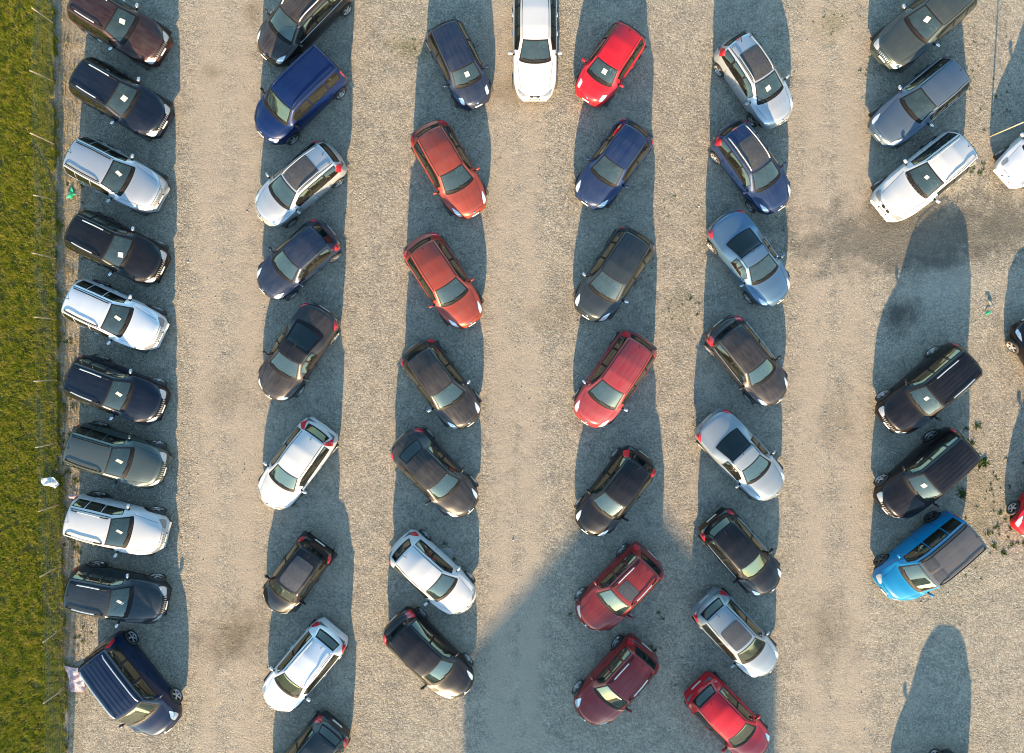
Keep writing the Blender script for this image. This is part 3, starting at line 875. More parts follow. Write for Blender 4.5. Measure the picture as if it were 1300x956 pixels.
CARS = [
    # ---- left column, noses to the right
    ('brown off-roader', 'suv', 'F', 210, 68, 31, 'brown', 'brown off-roader with silver roof rails, tail cut off, topmost beside the grass field', dict(L=4.06, rails='silver', lamp='block', paper=(-.10, .12, 12, .20, .24), mirror='chrome', chrome=1)),
    ('blue-black off-roader', 'suv', 'F', 212, 160, 31, 'navyblack', 'blue-black off-roader with short silver rails between the brown and silver off-roaders', dict(L=4.06, rails='silver', lamp='block', paper=(-.02, .05, -8, .22, .24), mirror='chrome')),
    ('silver off-roader', 'suv', 'F', 207, 254, 28, 'silver', 'silver blue off-roader with black roof rails between two black off-roaders by fence', dict(L=4.06, rails='black', lamp='block', paper=(-.10, .14, -24, .13, .28))),
    ('black off-roader by the green scrap', 'suv', 'F', 209, 344, 26.5, 'black', 'black off-roader with long silver rails just below the green scrap at the fence', dict(L=4.06, rails='silver', lamp='block', paper=(.12, -.10, 20, .20, .22), mirror='chrome')),
    ('pale silver off-roader', 'suv', 'F', 207, 428, 25, 'pearl', 'pale silver off-roader with black roof rails and dark side windows facing upward', dict(L=4.06, rails='black', lamp='block', paper=(-.06, .08, -22, .12, .30))),
    ('navy-black off-roader', 'suv', 'F', 210, 519, 22, 'navyblack', 'navy-black off-roader with silver rails between the pale silver and green-grey ones', dict(L=4.06, rails='silver', lamp='block', paper=(-.06, .06, -24, .12, .30), mirror='chrome')),
    ('green-grey off-roader', 'suv', 'F', 212, 598, 18, 'greengrey', 'green-grey off-roader with black rails parked just above the white off-roader', dict(L=4.06, rails='black', lamp='block', paper=(-.06, .04, -24, .12, .32))),
    ('white off-roader near the grass', 'suv', 'F', 213, 682, 14.5, 'white', 'white off-roader with black rail ends beside the white sheet in the grass', dict(L=4.06, rails='capped', lamp='block', paper=(-.06, .04, -30, .10, .32))),
    ('slate off-roader', 'suv', 'F', 214, 767, 12, 'slate', 'slate grey off-roader with silver rails between white off-roader and navy minibus', dict(L=4.06, rails='silver', lamp='block', paper=(-.04, .04, -35, .10, .36), mirror='chrome')),
    ('navy minibus', 'minivan', 'R', 126, 818, 52.5, 'navy', 'navy minibus with ribbed roof and silver rails, last in the row by the fence', dict(rails='silver', ribs=1, taillamp='tall')),
    # ---- second column, noses to the lower left
    ('black estate at the top edge', 'mpv', 'F', 335, 73, 135, 'taupe', 'dark grey people carrier with chrome window strips above the blue van', dict(L=4.55, chromeline=1, rails='silver', lamp='swept')),
    ('blue van', 'van', 'F', 332, 172, 136, 'blue', 'deep blue passenger van with boxy roof below dark grey people carrier', dict(L=4.2, lamp='block', rails='paint', taillamp='tall', mirror='black', ribs=0)),
    ('silver wagon of the second column', 'wagon', 'F', 330, 277, 140, 'silver', 'silver wagon with dark glass roof and red tail lights below blue van', dict(glassroof=GR, rails='paint', taillamp='big')),
    ('dusty blue hatchback', 'hatch', 'F', 333, 370, 139, 'dullblue', 'dusty dark blue hatchback between silver glass-roofed wagon and black coupe', dict(L=3.8)),
    ('black coupe', 'cabrio', 'F', 341, 504, 123, 'taupe', 'dark brown coupe with black folding roof and square blue rear window', dict(rear_x=None, rearframe=1, roofpaint='black', taillamp='low', lamp='slim')),
    ('white hatchback with red lamps', 'hatch', 'F', 339, 641, 126, 'white', 'white hatchback with red tail lights framing its rear window', dict(doors=1, quarter=True, taillamp='hook', L=4.05, lamp='slim')),
    ('black city car', 'city', 'F', 345, 774, 126, 'black', 'small black city car with dark glass roof between white and silver hatchbacks', dict(glassroof=(.10, 1.25, .80), taillamp='low', lamp='block', rim='rim')),
    ('silver hatchback at the bottom edge', 'hatch', 'R', 425, 800, 130, 'pearl', 'pale silver hatchback with roof rails and wide dark rear window below black city car', dict(L=4.2, rails='silver', taillamp='low')),
    ('grey hatchback beyond the bottom edge', 'hatch', 'R', 428, 920, 130, 'slate', 'slate grey hatchback at the bottom edge below the pale silver hatchback', dict(L=4.0)),
    # ---- third column, noses to the lower right
    ('small navy hatchback', 'city', 'F', 608, 135, 65, 'dullblue', 'small dusty navy hatchback with round headlights and white paper behind its windscreen', dict(L=3.65, lamp='round', paper=(-.12, .04, 0, .18, .24), aerial_front=0)),
    ('upper copper red hatchback', 'hatch_round', 'F', 604, 273, 60, 'copper', 'copper red hatchback directly below small navy hatchback, upper of the copper pair', dict(taillamp='corner')),
    ('lower copper red hatchback', 'hatch_round', 'F', 600, 412, 57, 'copper', 'copper red hatchback directly above a dark grey hatchback, lower of the copper pair', dict(taillamp='corner')),
    ('dark grey hatchback', 'hatch', 'F', 598, 539, 54, 'taupe', 'dark brown-grey hatchback with long white headlights below lower copper red hatchback', dict(taillamp='corner', mirror='chrome')),
    ('charcoal notched hatchback', 'hatch_round', 'F', 598, 649, 47, 'charcoal', 'charcoal hatchback with stepped tail directly above a white hatchback', dict(shape=dict(rr=(.95, 1.34), rb=(.46, 1.04), deck=(.14, 1.0)), taillamp='low')),
    ('white round hatchback', 'hatch', 'F', 596, 771, 43, 'white', 'white hatchback with plain white roof between charcoal and black-brown hatchbacks', dict(doors=1, quarter=True, shape=dict(belt=.88), taillamp='low', lamp='slim', mirror=None)),
    ('black-brown hatchback', 'hatch_round', 'R', 497, 787, 45, 'blackbrown', 'black-brown hatchback cut by the bottom edge below a white hatchback', dict(L=4.3, taillamp='corner')),
    # ---- middle
    ('white estate', 'estate', 'F', 679, 128, 90, 'white', 'white estate car pointing straight down at the top between two columns', dict(slots=1, lamp='slim', chromeline=0)),
    # ---- fourth column, noses to the lower left
    ('bright red city car', 'city', 'F', 743, 128, 124, 'red', 'small bright red city car with oval headlights beside the white estate', dict(k=.97, L=3.5, lamp='round', paper=(-.16, .05, 0, .20, .24), taillamp='corner')),
    ('violet blue hatchback', 'hatch', 'F', 742, 259, 126, 'violet', 'violet blue hatchback with creased roof directly below bright red city car', dict(L=3.9, lamp='swept', ribs=2)),
    ('blue-grey people carrier', 'mpv', 'F', 743, 403, 123, 'slate', 'dark blue-grey people carrier between violet hatchback and rose red people carrier', dict(L=4.1, mirror='chrome')),
    ('rose red people carrier', 'mpv', 'F', 742, 537, 124, 'rosered', 'dusty rose red people carrier with white door mirrors', dict(L=4.25, mirror='chrome', taillamp='tall')),
    ('black hatchback of the fourth column', 'hatch', 'F', 742, 675, 127, 'black', 'black hatchback between the rose red people carrier and a sunroofed red off-roader', dict(taillamp='tall')),
    ('dark red off-roader with sunroof', 'suv', 'F', 741, 792, 134, 'darkred', 'dark red off-roader with black sunroof and silver roof rails', dict(L=4, rails='silver', noclad=1, glassroof=(.16, .55, .62), lamp='slim', chromegrille=False)),
    ('dark red off-roader at the bottom edge', 'suv', 'R', 822, 822, 131, 'darkred', 'dark red off-roader without sunroof, cut off by the bottom edge', dict(L=3.95, rails='silver', noclad=1, chromegrille=False)),
    # ---- fifth column, noses to the lower right
    ('silver wagon above the navy wagon', 'wagon', 'F', 994, 156, 56, 'silver', 'silver wagon with dark glass roof, topmost in column right of bright red car', dict(L=4.05, glassroof=GR, rails='paint', taillamp='big', brakelamp=1, paper=(-.05, -.05, 8, .22, .26))),
    ('navy wagon', 'wagon', 'F', 992, 265, 54, 'violet', 'navy wagon with dark glass roof and white rails below a silver wagon', dict(L=4.05, glassroof=GR, rails='silver', taillamp='big', brakelamp=1)),
    ('steel blue coupe', 'cabrio', 'F', 991, 383, 54, 'steelblue', 'steel blue coupe with large dark rear window between navy wagon and brown hatchback', dict(L=4.25, taillamp='low', chromeline=1)),
    ('dark brown hatchback', 'hatch_round', 'F', 990, 509, 51, 'taupe', 'dark brown hatchback between steel blue coupe and ice blue coupe', dict(L=4.1, chromeline=1)),
    ('ice blue coupe', 'cabrio', 'F', 987, 628, 47, 'iceblue', 'ice blue silver coupe with long boot and dark rear window', dict(taillamp='low', chromeline=1)),
    ('black hatchback of the fifth column', 'hatch', 'F', 982, 749, 49, 'black', 'black hatchback between the ice blue coupe and a pale blue glass-roofed hatchback', dict(L=3.95, taillamp='low', chromeline=1)),
    ('pale blue hatchback', 'hatch', 'F', 979, 852, 47, 'iceblue', 'pale blue hatchback with dark glass roof below black hatchback', dict(L=4.1, glassroof=(.12, 1.0, .82), taillamp='low')),
    ('red hatchback below', 'hatch', 'R', 884, 871, 46, 'red', 'red hatchback at the bottom edge below pale blue glass-roofed hatchback', dict(L=4.0)),
    # ---- sixth column, noses to the lower left
    ('dark green off-roader at top right', 'softroader', 'F', 1117, 77, 139, 'darkgreen', 'dark green-grey off-roader with chrome grille at the top right', dict(L=4.45, lamp='block', paper=(-.30, -.04, 14, .20, .26), noclad=1, mirror='chrome')),
    ('blue-grey sedan', 'estate', 'F', 1113, 175, 140, 'bluegrey', 'blue-grey estate car with creased bonnet between green off-roader and white off-roader', dict(L=4.35, lamp='swept', mirror='chrome', chromeline=1)),
    ('white off-roader with split grille', 'softroader', 'F', 1117, 269, 141, 'white', 'white off-roader with smooth bonnet and split grille beside dark wet gravel', dict(L=4.35, slots=1, noclad=1, rails='paint', lamp='slim', chromegrille=False, paper=(-.22, -.05, 10, .16, .16))),
    ('black off-roader below stained gravel', 'suv', 'F', 1123, 540, 139, 'blackbrown', 'black off-roader with silver rails and chrome nose, alone below the stained gravel', dict(noclad=1, lamp='block', rails='silver', ribs=1, L=4.4, paper=(-.22, -.08, 10, .14, .20))),
    ('black off-roader with ribbed bare roof', 'suv', 'F', 1121, 648, 138.5, 'blackbrown', 'black off-roader with ribbed bare roof directly above the azure van', dict(noclad=1, lamp='block', ribs=1, L=4.4, paper=(-.2, -.1, 8, .18, .22))),
    ('azure van', 'van', 'F', 1120, 751, 140, 'azure', 'azure blue van with dark grey roof and two roof windows', dict(L=4.25, roofpaint='greyroof', panels=[(.12, .48, -.78, -.08), (.12, .48, .08, .78)], rails='black', lamp='block', rim='rim_dark', taillamp='tall')),
    ('grey hatchback at bottom right', 'hatch', 'F', 1146, 1060, 130, 'slate', 'slate grey hatchback alone at the bottom right below the azure van', dict()),
    # ---- right edge
    ('white hatchback at the right edge', 'hatch', 'F', 1275, 228, 138, 'pearl', 'pale hatchback nose at right edge beside the leaning white post', dict(lamp='round')),
    ('black car at the right edge', 'hatch_round', 'F', 1301, 404, 240, 'black', 'black hatchback nose pointing up at the right edge by the green litter', dict()),
    ('red car at the right edge', 'hatch', 'F', 1301, 682, 122, 'red', 'red hatchback nose at right edge beside low weeds', dict()),
]
for (ref, typ, an, px, py, ang, paint, label, opt) in CARS:
    opt = dict(opt)
    Lx = opt.pop('L', None)
    if opt.get('rear_x', 1) is None:
        opt.pop('rear_x')
    car(ref, typ, an, px, py, ang, paint, label, Lx, **opt)

# ------------------------------------------------------------------ ground


def ground_material():
    m, nd, lk = new_mat('gravel_ground')
    out = nd.new('ShaderNodeOutputMaterial')
    b = N(nd, 'ShaderNodeBsdfPrincipled')
    b.inputs['Roughness'].default_value = 0.95
    b.inputs['Specular IOR Level'].default_value = 0.15
    geo = nd.new('ShaderNodeNewGeometry')
    pos = geo.outputs['Position']
    sep = nd.new('ShaderNodeSeparateXYZ')
    lk.new(pos, sep.inputs[0])

    def noise(scale, detail=4.0, rough=0.55, sx=None):
        n = N(nd, 'ShaderNodeTexNoise', i_Scale=scale, i_Detail=detail, i_Roughness=rough)
        if sx:
            mp = N(nd, 'ShaderNodeMapping')
            mp.inputs['Scale'].default_value = sx
            lk.new(pos, mp.inputs['Vector'])
            lk.new(mp.outputs[0], n.inputs['Vector'])
        else:
            lk.new(pos, n.inputs['Vector'])
        return n.outputs['Fac']
    nbig = noise(0.35, 5, .6)
    nmid = noise(1.4, 5, .65)
    ntrk = noise(0.9, 4, .6, (1.0, 0.34, 1.0))
    nfine = noise(14.0, 3, .7)
    # stones: two sizes
    v1 = N(nd, 'ShaderNodeTexVoronoi', i_Scale=15.0, feature='F1')
    v1.inputs['Randomness'].default_value = 1.0
    lk.new(pos, v1.inputs['Vector'])
    v2 = N(nd, 'ShaderNodeTexVoronoi', i_Scale=29.0, feature='F1')
    lk.new(pos, v2.inputs['Vector'])
    sc1 = nd.new('ShaderNodeSeparateColor')
    lk.new(v1.outputs['Color'], sc1.inputs[0])
    sc2 = nd.new('ShaderNodeSeparateColor')
    lk.new(v2.outputs['Color'], sc2.inputs[0])
    stone = math_node(nd, lk, 'ADD', math_node(nd, lk, 'MULTIPLY', sc1.outputs[0], .5), math_node(nd, lk, 'MULTIPLY', sc2.outputs[1], .5))
    gcol = ramp(nd, lk, stone, [(0.12, (0.185, 0.165, 0.140)), (0.38, (0.265, 0.240, 0.205)), (0.62, (0.325, 0.298, 0.256)), (0.9, (0.45, 0.415, 0.365))])
    tone = ramp(nd, lk, nmid, [(0.3, (0.80, 0.81, 0.83)), (0.7, (1.16, 1.14, 1.10))])
    gcol = mix_col(nd, lk, 1.0, gcol, tone, 'MULTIPLY')
    nsp = noise(30.0, 2, .5)
    speck = ramp(nd, lk, nsp, [(0.31, (0.36, 0.35, 0.35)), (0.44, (0.88, 0.88, 0.88)), (0.57, (1.05, 1.05, 1.04)), (0.69, (1.60, 1.57, 1.52))])
    gcol = mix_col(nd, lk, 1.0, gcol, speck, 'MULTIPLY')
    dirt = ramp(nd, lk, nfine, [(0.3, (0.325, 0.272, 0.222)), (0.7, (0.415, 0.355, 0.298))])

    sp2 = mix_col(nd, lk, .30, speck, (1.0, 1.0, 1.0))
    dirt = mix_col(nd, lk, 1.0, dirt, sp2, 'MULTIPLY')

    # wheel tracks of packed pale dirt along the lanes
    def band(xc, w):
        d = math_node(nd, lk, 'SUBTRACT', sep.outputs['X'], xc)
        d = math_node(nd, lk, 'ABSOLUTE', d)
        d = math_node(nd, lk, 'DIVIDE', d, w)
        return math_node(nd, lk, 'SUBTRACT', 1.0, d, True)
    tr = None
    for px, w in ((264, .9), (312, 1.2), (638, .9), (672, .8), (1032, 1.0), (1082, 1.1)):
        q = band(W_(px, 0)[0], w)
        tr = q if tr is None else math_node(nd, lk, 'MAXIMUM', tr, q)
    tk = math_node(nd, lk, 'MULTIPLY', math_node(nd, lk, 'MULTIPLY', tr, .80), ntrk)
    tk = math_node(nd, lk, 'ADD', tk, math_node(nd, lk, 'MULTIPLY', nbig, .55))
    tk = math_node(nd, lk, 'ADD', tk, math_node(nd, lk, 'MULTIPLY', nmid, .50))
    tmask = ramp(nd, lk, tk, [(0.50, (0, 0, 0)), (0.86, (.72, .72, .72))])
    col = mix_col(nd, lk, tmask, gcol, dirt)

    # stains with a shape of their own
    def blob(px, py, rx, ry, rot=0.0, soft=.9):
        x, y = W_(px, py)
        mp = N(nd, 'ShaderNodeMapping', vector_type='TEXTURE')
        mp.inputs['Location'].default_value = (x, y, 0)
        mp.inputs['Rotation'].default_value = (0, 0, rot)
        mp.inputs['Scale'].default_value = (rx, ry, 1)
        lk.new(pos, mp.inputs['Vector'])
        ln = N(nd, 'ShaderNodeVectorMath', operation='LENGTH')
        lk.new(mp.outputs[0], ln.inputs[0])
        d = math_node(nd, lk, 'ADD', ln.outputs['Value'], math_node(nd, lk, 'ADD', math_node(nd, lk, 'MULTIPLY', math_node(nd, lk, 'SUBTRACT', nmid, .5), 1.5), math_node(nd, lk, 'MULTIPLY', math_node(nd, lk, 'SUBTRACT', nfine, .5), .9)))
        return math_node(nd, lk, 'SUBTRACT', 1.0, math_node(nd, lk, 'MULTIPLY', math_node(nd, lk, 'SUBTRACT', d, 1 - soft), 1 / soft), True)
    bl = [((1155, 300, 6.6, 2.1, 0.06, .6), (0.140, 0.136, 0.128), .85), ((1280, 285, 2.6, 1.5, 0, .7), (0.140, 0.135, 0.125), .75),
          ((1195, 365, 2.3, 1.2, .35, .8), (0.42, 0.40, 0.37), .62), ((1146, 398, 1.1, .8, .5, .8), (0.075, 0.072, 0.07), .8),
          ((1198, 330, 2.2, .5, .2, .8), (0.09, 0.085, 0.08), .6),
          ((300, 805, 2.2, 1.5, .4, .9), (0.150, 0.125, 0.095), .75), ((1050, 800, 1.5, 2.2, 0, .9), (0.19, 0.165, 0.135), .55),
          ((1065, 540, 1.2, 1.8, 0, .9), (0.20, 0.175, 0.145), .5), ((700, 400, 1.4, 1.0, 0, .9), (0.21, 0.18, 0.14), .4),
          ((515, 60, 1.1, .7, -.3, .9), (0.17, 0.165, 0.085), .55), ((1055, 30, 1.0, .9, 0, .9), (0.20, 0.18, 0.10), .5),
          ((320, 15, .5, .9, 0, .9), (0.17, 0.14, 0.10), .6), ((270, 92, .6, .5, 0, .9), (0.19, 0.17, 0.12), .5),
          ((865, 395, .9, 1.0, 0, .9), (0.22, 0.20, 0.14), .45), ((1245, 640, 1.4, 3.0, 0, .9), (0.23, 0.20, 0.125), .5),
          ((645, 120, 1.4, .9, 0, .9), (0.24, 0.19, 0.14), .5), ((290, 500, 1.6, 1.2, 0, .9), (0.19, 0.17, 0.14), .45)]
    for (args, c, k) in bl:
        f = math_node(nd, lk, 'MULTIPLY', blob(*args), k)
        # stones still show through the stain
        cc = mix_col(nd, lk, .45, c, mix_col(nd, lk, 1.0, gcol, tuple(x * 2.6 for x in c), 'MULTIPLY'))
        col = mix_col(nd, lk, f, col, cc)
    # ground under the grass on the left, with a dry verge
    xe = math_node(nd, lk, 'ADD', sep.outputs['X'], math_node(nd, lk, 'MULTIPLY', math_node(nd, lk, 'SUBTRACT', nmid, .5), 1.2))
    xe = math_node(nd, lk, 'ADD', xe, math_node(nd, lk, 'MULTIPLY', math_node(nd, lk, 'SUBTRACT', nfine, .5), .5))
    mr = N(nd, 'ShaderNodeMapRange')
    mr.inputs['From Min'].default_value = -16.9
    mr.inputs['From Max'].default_value = -17.9
    lk.new(xe, mr.inputs['Value'])
    verge = mix_col(nd, lk, nfine, (0.15, 0.120, 0.075), (0.30, 0.25, 0.165))
    verge = mix_col(nd, lk, .45, verge, gcol)
    col = mix_col(nd, lk, math_node(nd, lk, 'MULTIPLY', mr.outputs[0], .8), col, verge)
    xe = math_node(nd, lk, 'ADD', xe, math_node(nd, lk, 'MULTIPLY', math_node(nd, lk, 'SUBTRACT', sep.outputs['Y'], 13.7), .0186))
    mr2 = N(nd, 'ShaderNodeMapRange')
    mr2.inputs['From Min'].default_value = -18.45
    mr2.inputs['From Max'].default_value = -18.75
    lk.new(xe, mr2.inputs['Value'])
    soil = ramp(nd, lk, nmid, [(0.3, (0.050, 0.060, 0.018)), (0.7, (0.105, 0.110, 0.035))])
    col = mix_col(nd, lk, mr2.outputs[0], col, soil)
    # past the lot: meadow
    far = math_node(nd, lk, 'MAXIMUM', math_node(nd, lk, 'SUBTRACT', sep.outputs['X'], 55.0), math_node(nd, lk, 'SUBTRACT', math_node(nd, lk, 'ABSOLUTE', sep.outputs['Y']), 70.0))
    far = math_node(nd, lk, 'MULTIPLY', far, .5, True)
    col = mix_col(nd, lk, far, col, soil)
    col = mix_col(nd, lk, 1.0, col, (.97, .955, .885), 'MULTIPLY')
    lk.new(col, b.inputs['Base Color'])
    # relief
    hgt = math_node(nd, lk, 'MULTIPLY', v1.outputs['Distance'], -0.024)
    hgt = math_node(nd, lk, 'ADD', hgt, math_node(nd, lk, 'MULTIPLY', v2.outputs['Distance'], -0.013))
    inv = math_node(nd, lk, 'SUBTRACT', 1.0, math_node(nd, lk, 'MULTIPLY', tmask, .75))
    hgt = math_node(nd, lk, 'MULTIPLY', hgt, inv)
    hgt = math_node(nd, lk, 'ADD', hgt, math_node(nd, lk, 'MULTIPLY', nfine, .012))
    hgt = math_node(nd, lk, 'ADD', hgt, math_node(nd, lk, 'MULTIPLY', nmid, .06))
    bp = N(nd, 'ShaderNodeBump')
    bp.inputs['Strength'].default_value = 0.40
    bp.inputs['Distance'].default_value = 1.0
    lk.new(hgt, bp.inputs['Height'])
    lk.new(bp.outputs[0], b.inputs['Normal'])
    lk.new(b.outputs[0], out.inputs[0])
    return m


mb = MB()
mb.add([(-900, -900, 0), (900, -900, 0), (900, 900, 0), (-900, 900, 0)], [(0, 1, 2, 3)], 0, False)
g = mb.build('ground', ground_material())
tag(g, kind='structure')


# ------------------------------------------------------------------ grass and weeds
def leaf_mat(name, stops, scale=0.9, trans=0.35):
    m, nd, lk = new_mat(name)
    out = nd.new('ShaderNodeOutputMaterial')
    geo = nd.new('ShaderNodeNewGeometry')
    n1 = N(nd, 'ShaderNodeTexNoise', i_Scale=scale, i_Detail=5.0, i_Roughness=0.7)
    lk.new(geo.outputs['Position'], n1.inputs['Vector'])
    add = math_node(nd, lk, 'ADD', math_node(nd, lk, 'MULTIPLY', n1.outputs['Fac'], .75), math_node(nd, lk, 'MULTIPLY', geo.outputs['Random Per Island'], .25))
    c = ramp(nd, lk, add, stops)
    d = N(nd, 'ShaderNodeBsdfDiffuse')
    t = N(nd, 'ShaderNodeBsdfTranslucent')
    lk.new(c, d.inputs[0])
    lk.new(c, t.inputs[0])
    mx = nd.new('ShaderNodeMixShader')
    mx.inputs[0].default_value = trans
    lk.new(d.outputs[0], mx.inputs[1])
    lk.new(t.outputs[0], mx.inputs[2])
    lk.new(mx.outputs[0], out.inputs[0])
    return m


def blades(name, X, Y, ln, wd, mat, lean=0.6, z0=0.0, zk=1.0):
    n = len(X)
    th = rng.uniform(0, 2 * math.pi, n)
    le = lean * rng.uniform(.3, 1.3, n)
    ca, sa = np.cos(th), np.sin(th)
    pa, pb = -sa, ca
    V = np.zeros((n, 5, 3))
    w = wd / 2
    for k, (f, ww) in enumerate(((0, 1), (0, -1), (.55, -.8), (.55, .8), (1, 0))):
        out_ = ln * le * (f ** 1.5)
        V[:, k, 0] = X + ca * out_ + pa * w * ww
        V[:, k, 1] = Y + sa * out_ + pb * w * ww
        V[:, k, 2] = z0 + ln * f * zk * np.sqrt(np.clip(1 - (le * f * .8) ** 2, .08, 1))
    me = bpy.data.meshes.new(name)
    me.vertices.add(n * 5)
    me.vertices.foreach_set('co', V.reshape(-1))
    base = np.arange(n)[:, None] * 5
    q = (base + np.array([[0, 1, 2, 3]])).reshape(n, 4)
    t = (base + np.array([[3, 2, 4]])).reshape(n, 3)
    loops = np.concatenate([q, t], 1).reshape(-1)
    me.loops.add(len(loops))
    me.loops.foreach_set('vertex_index', loops)
    me.polygons.add(2 * n)
    st = np.stack([np.arange(n) * 7, np.arange(n) * 7 + 4], 1).reshape(-1)
    me.polygons.foreach_set('loop_start', st)
    me.materials.append(mat)
    me.update(calc_edges=True)
    o = bpy.data.objects.new(name, me)
    COL.objects.link(o)
    return o


def clump(n, x0, x1, y0, y1, k, spread):
    cx = rng.uniform(x0, x1, n // k + 1)
    cy = rng.uniform(y0, y1, n // k + 1)
    i = rng.integers(0, len(cx), n)
    return cx[i] + rng.normal(0, spread, n), cy[i] + rng.normal(0, spread, n)


grass_m = leaf_mat('grass_blades', [(0.30, (0.055, 0.095, 0.014)), (0.43, (0.150, 0.200, 0.018)), (0.56, (0.280, 0.275, 0.028)), (0.70, (0.390, 0.310, 0.085))], 2.6)
X1, Y1 = clump(150000, -21.2, -17.9, -18.5, 15.5, 18, .075)
X2, Y2 = clump(70000, -27, -21.2, -18.5, 15.5, 14, .12)
X, Y = np.concatenate([X1, X2]), np.concatenate([Y1, Y2])
keep = X < -18.52 + (13.7 - Y) * .0186 + .10 * np.sin(Y * 1.7) + .08 * np.sin(Y * 4.3 + 1) + .06 * np.sin(Y * 11) + np.abs(rng.normal(0, .05, len(X)))
X, Y = X[keep], Y[keep]
o = blades('grass', X, Y, rng.uniform(.05, .15, len(X)), rng.uniform(.012, .024, len(X)), grass_m, .85)
tag(o, 'tufted olive green grass of the field beyond the fence', 'grass', kind='stuff')

dry_m = leaf_mat('dry_grass_blades', [(0.3, (0.16, 0.14, 0.05)), (0.5, (0.30, 0.235, 0.115)), (0.7, (0.42, 0.34, 0.20))], 1.6, .25)
X, Y = clump(9000, -18.3, -16.9, -15, 15, 10, .12)
w = rng.uniform(0, 1, len(X)) < np.clip((-16.7 - X) / 1.4, .12, 1)
X, Y = X[w], Y[w]
o = blades('dry_grass', X, Y, rng.uniform(.05, .17, len(X)), rng.uniform(.010, .022, len(X)), dry_m, .95)
tag(o, 'straw coloured dry grass along the foot of the fence', 'grass', kind='stuff')

weed_m = leaf_mat('weed_leaves', [(0.3, (0.022, 0.045, 0.012)), (0.5, (0.050, 0.085, 0.022)), (0.7, (0.110, 0.120, 0.045))], 3.0, .25)
spots = []
for (px, py, n, sp, sz) in ((1240, 541, 1, 1, .34), (1226, 544, 1, 1, .2), (1249, 587, 1, 1, .30), (1234, 563, 1, 1, .24), (1221, 628, 1, 1, .26), (1224, 626, 1, 1, .2), (1268, 668, 5, 16, .16),
                           (1262, 640, 14, 30, .10), (1245, 700, 12, 36, .10), (1275, 610, 8, 22, .11), (1285, 690, 10, 14, .12), (865, 385, 26, 22, .06), (880, 382, 4, 10, .10),
                           (520, 62, 22, 20, .07), (490, 60, 8, 14, .06), (1100, 90, 8, 14, .08), (1106, 100, 7, 12, .07), (1238, 118, 9, 22, .08), (1275, 128, 7, 16, .11),
                           (1242, 212, 4, 8, .14), (1240, 205, 3, 7, .12), (1250, 50, 8, 30, .07), (1060, 25, 14, 18, .06), (1090, 20, 4, 10, .06), (566, 692, 3, 3, .12), (577, 707, 4, 5, .09),
                           (833, 783, 3, 6, .12), (833, 826, 4, 6, .12), (870, 850, 12, 14, .07), (860, 800, 12, 24, .05), (790, 800, 6, 26, .05), (724, 779, 2, 3, .09), (812, 722, 3, 8, .06),
                           (820, 350, 6, 12, .06), (848, 254, 3, 6, .08), (845, 270, 2, 4, .08), (88, 436, 6, 6, .13), (100, 232, 5, 8, .12), (105, 262, 4, 6, .10), (108, 330, 3, 6, .08),
                           (85, 560, 14, 14, .14), (80, 600, 16, 12, .16), (98, 690, 12, 12, .13), (104, 808, 6, 8, .12), (110, 745, 10, 16, .10), (82, 520, 8, 12, .12),
                           (225, 80, 10, 10, .04), (205, 95, 5, 8, .05), (222, 600, 8, 12, .04), (228, 680, 8, 14, .04), (415, 640, 6, 20, .05), (470, 390, 10, 30, .05), (640, 480, 14, 60, .04), (1180, 440, 14, 40, .05),
                           (985, 395, 6, 20, .05), (640, 240, 8, 30, .04), (630, 160, 6, 16, .04), (975, 280, 6, 10, .06), (985, 95, 6, 14, .07), (965, 50, 6, 16, .06), (800, 15, 6, 20, .06),
                           (285, 300, 14, 60, .04), (300, 650, 14, 60, .04), (660, 640, 16, 60, .04), (1050, 600, 16, 70, .04), (1060, 200, 10, 60, .04), (465, 240, 12, 60, .045), (1150, 790, 12, 60, .05)):
    for _ in range(n):
        x, y = W_(px + rng.normal(0, sp) * .8, py + rng.normal(0, sp) * .8)
        spots.append((x, y, sz * rng.uniform(.45, .95)))
WX, WY, WL, WW = [], [], [], []
for (x, y, s) in spots:
    k = int(10 + s * 160)
    WX.append(x + rng.normal(0, s * .40, k))
    WY.append(y + rng.normal(0, s * .40, k))
    WL.append(rng.uniform(.35, .9, k) * s)
    WW.append(rng.uniform(.14, .28, k) * s)
o = blades('weeds', np.concatenate(WX), np.concatenate(WY), np.concatenate(WL), np.concatenate(WW), weed_m, 1.1, zk=.55)
tag(o, 'low green weeds growing through the gravel', 'weeds', kind='stuff')

# loose stones lying on the gravel
stone_m = simple_mat('loose_stones', (0.34, 0.31, 0.27), .9, 0, 0, .45, 1.7)
n = 16000
SX = rng.uniform(-17.6, 21.5, n)
SY = rng.uniform(-17.5, 14.5, n)
SZ = rng.gamma(2.0, .0045, n) + .006
ico = np.array([(1, 0, 0), (-1, 0, 0), (0, 1, 0), (0, -1, 0), (0, 0, 1), (0, 0, -.3)], float)
tri = np.array([(0, 2, 4), (2, 1, 4), (1, 3, 4), (3, 0, 4), (2, 0, 5), (1, 2, 5), (3, 1, 5), (0, 3, 5)])
V = np.repeat(ico[None], n, 0) * (SZ[:, None, None] * rng.uniform(.6, 1.3, (n, 6, 1)))
a = rng.uniform(0, 6.28, n)
Vx = V[..., 0] * np.cos(a)[:, None] - V[..., 1] * np.sin(a)[:, None]
Vy = V[..., 0] * np.sin(a)[:, None] + V[..., 1] * np.cos(a)[:, None]
V = np.stack([Vx + SX[:, None], Vy + SY[:, None], V[..., 2] * .7 + .003], -1)
me = bpy.data.meshes.new('loose_stones')
me.vertices.add(n * 6)
me.vertices.foreach_set('co', V.reshape(-1))
F = (np.arange(n)[:, None, None] * 6 + tri[None]).reshape(-1)
me.loops.add(len(F))
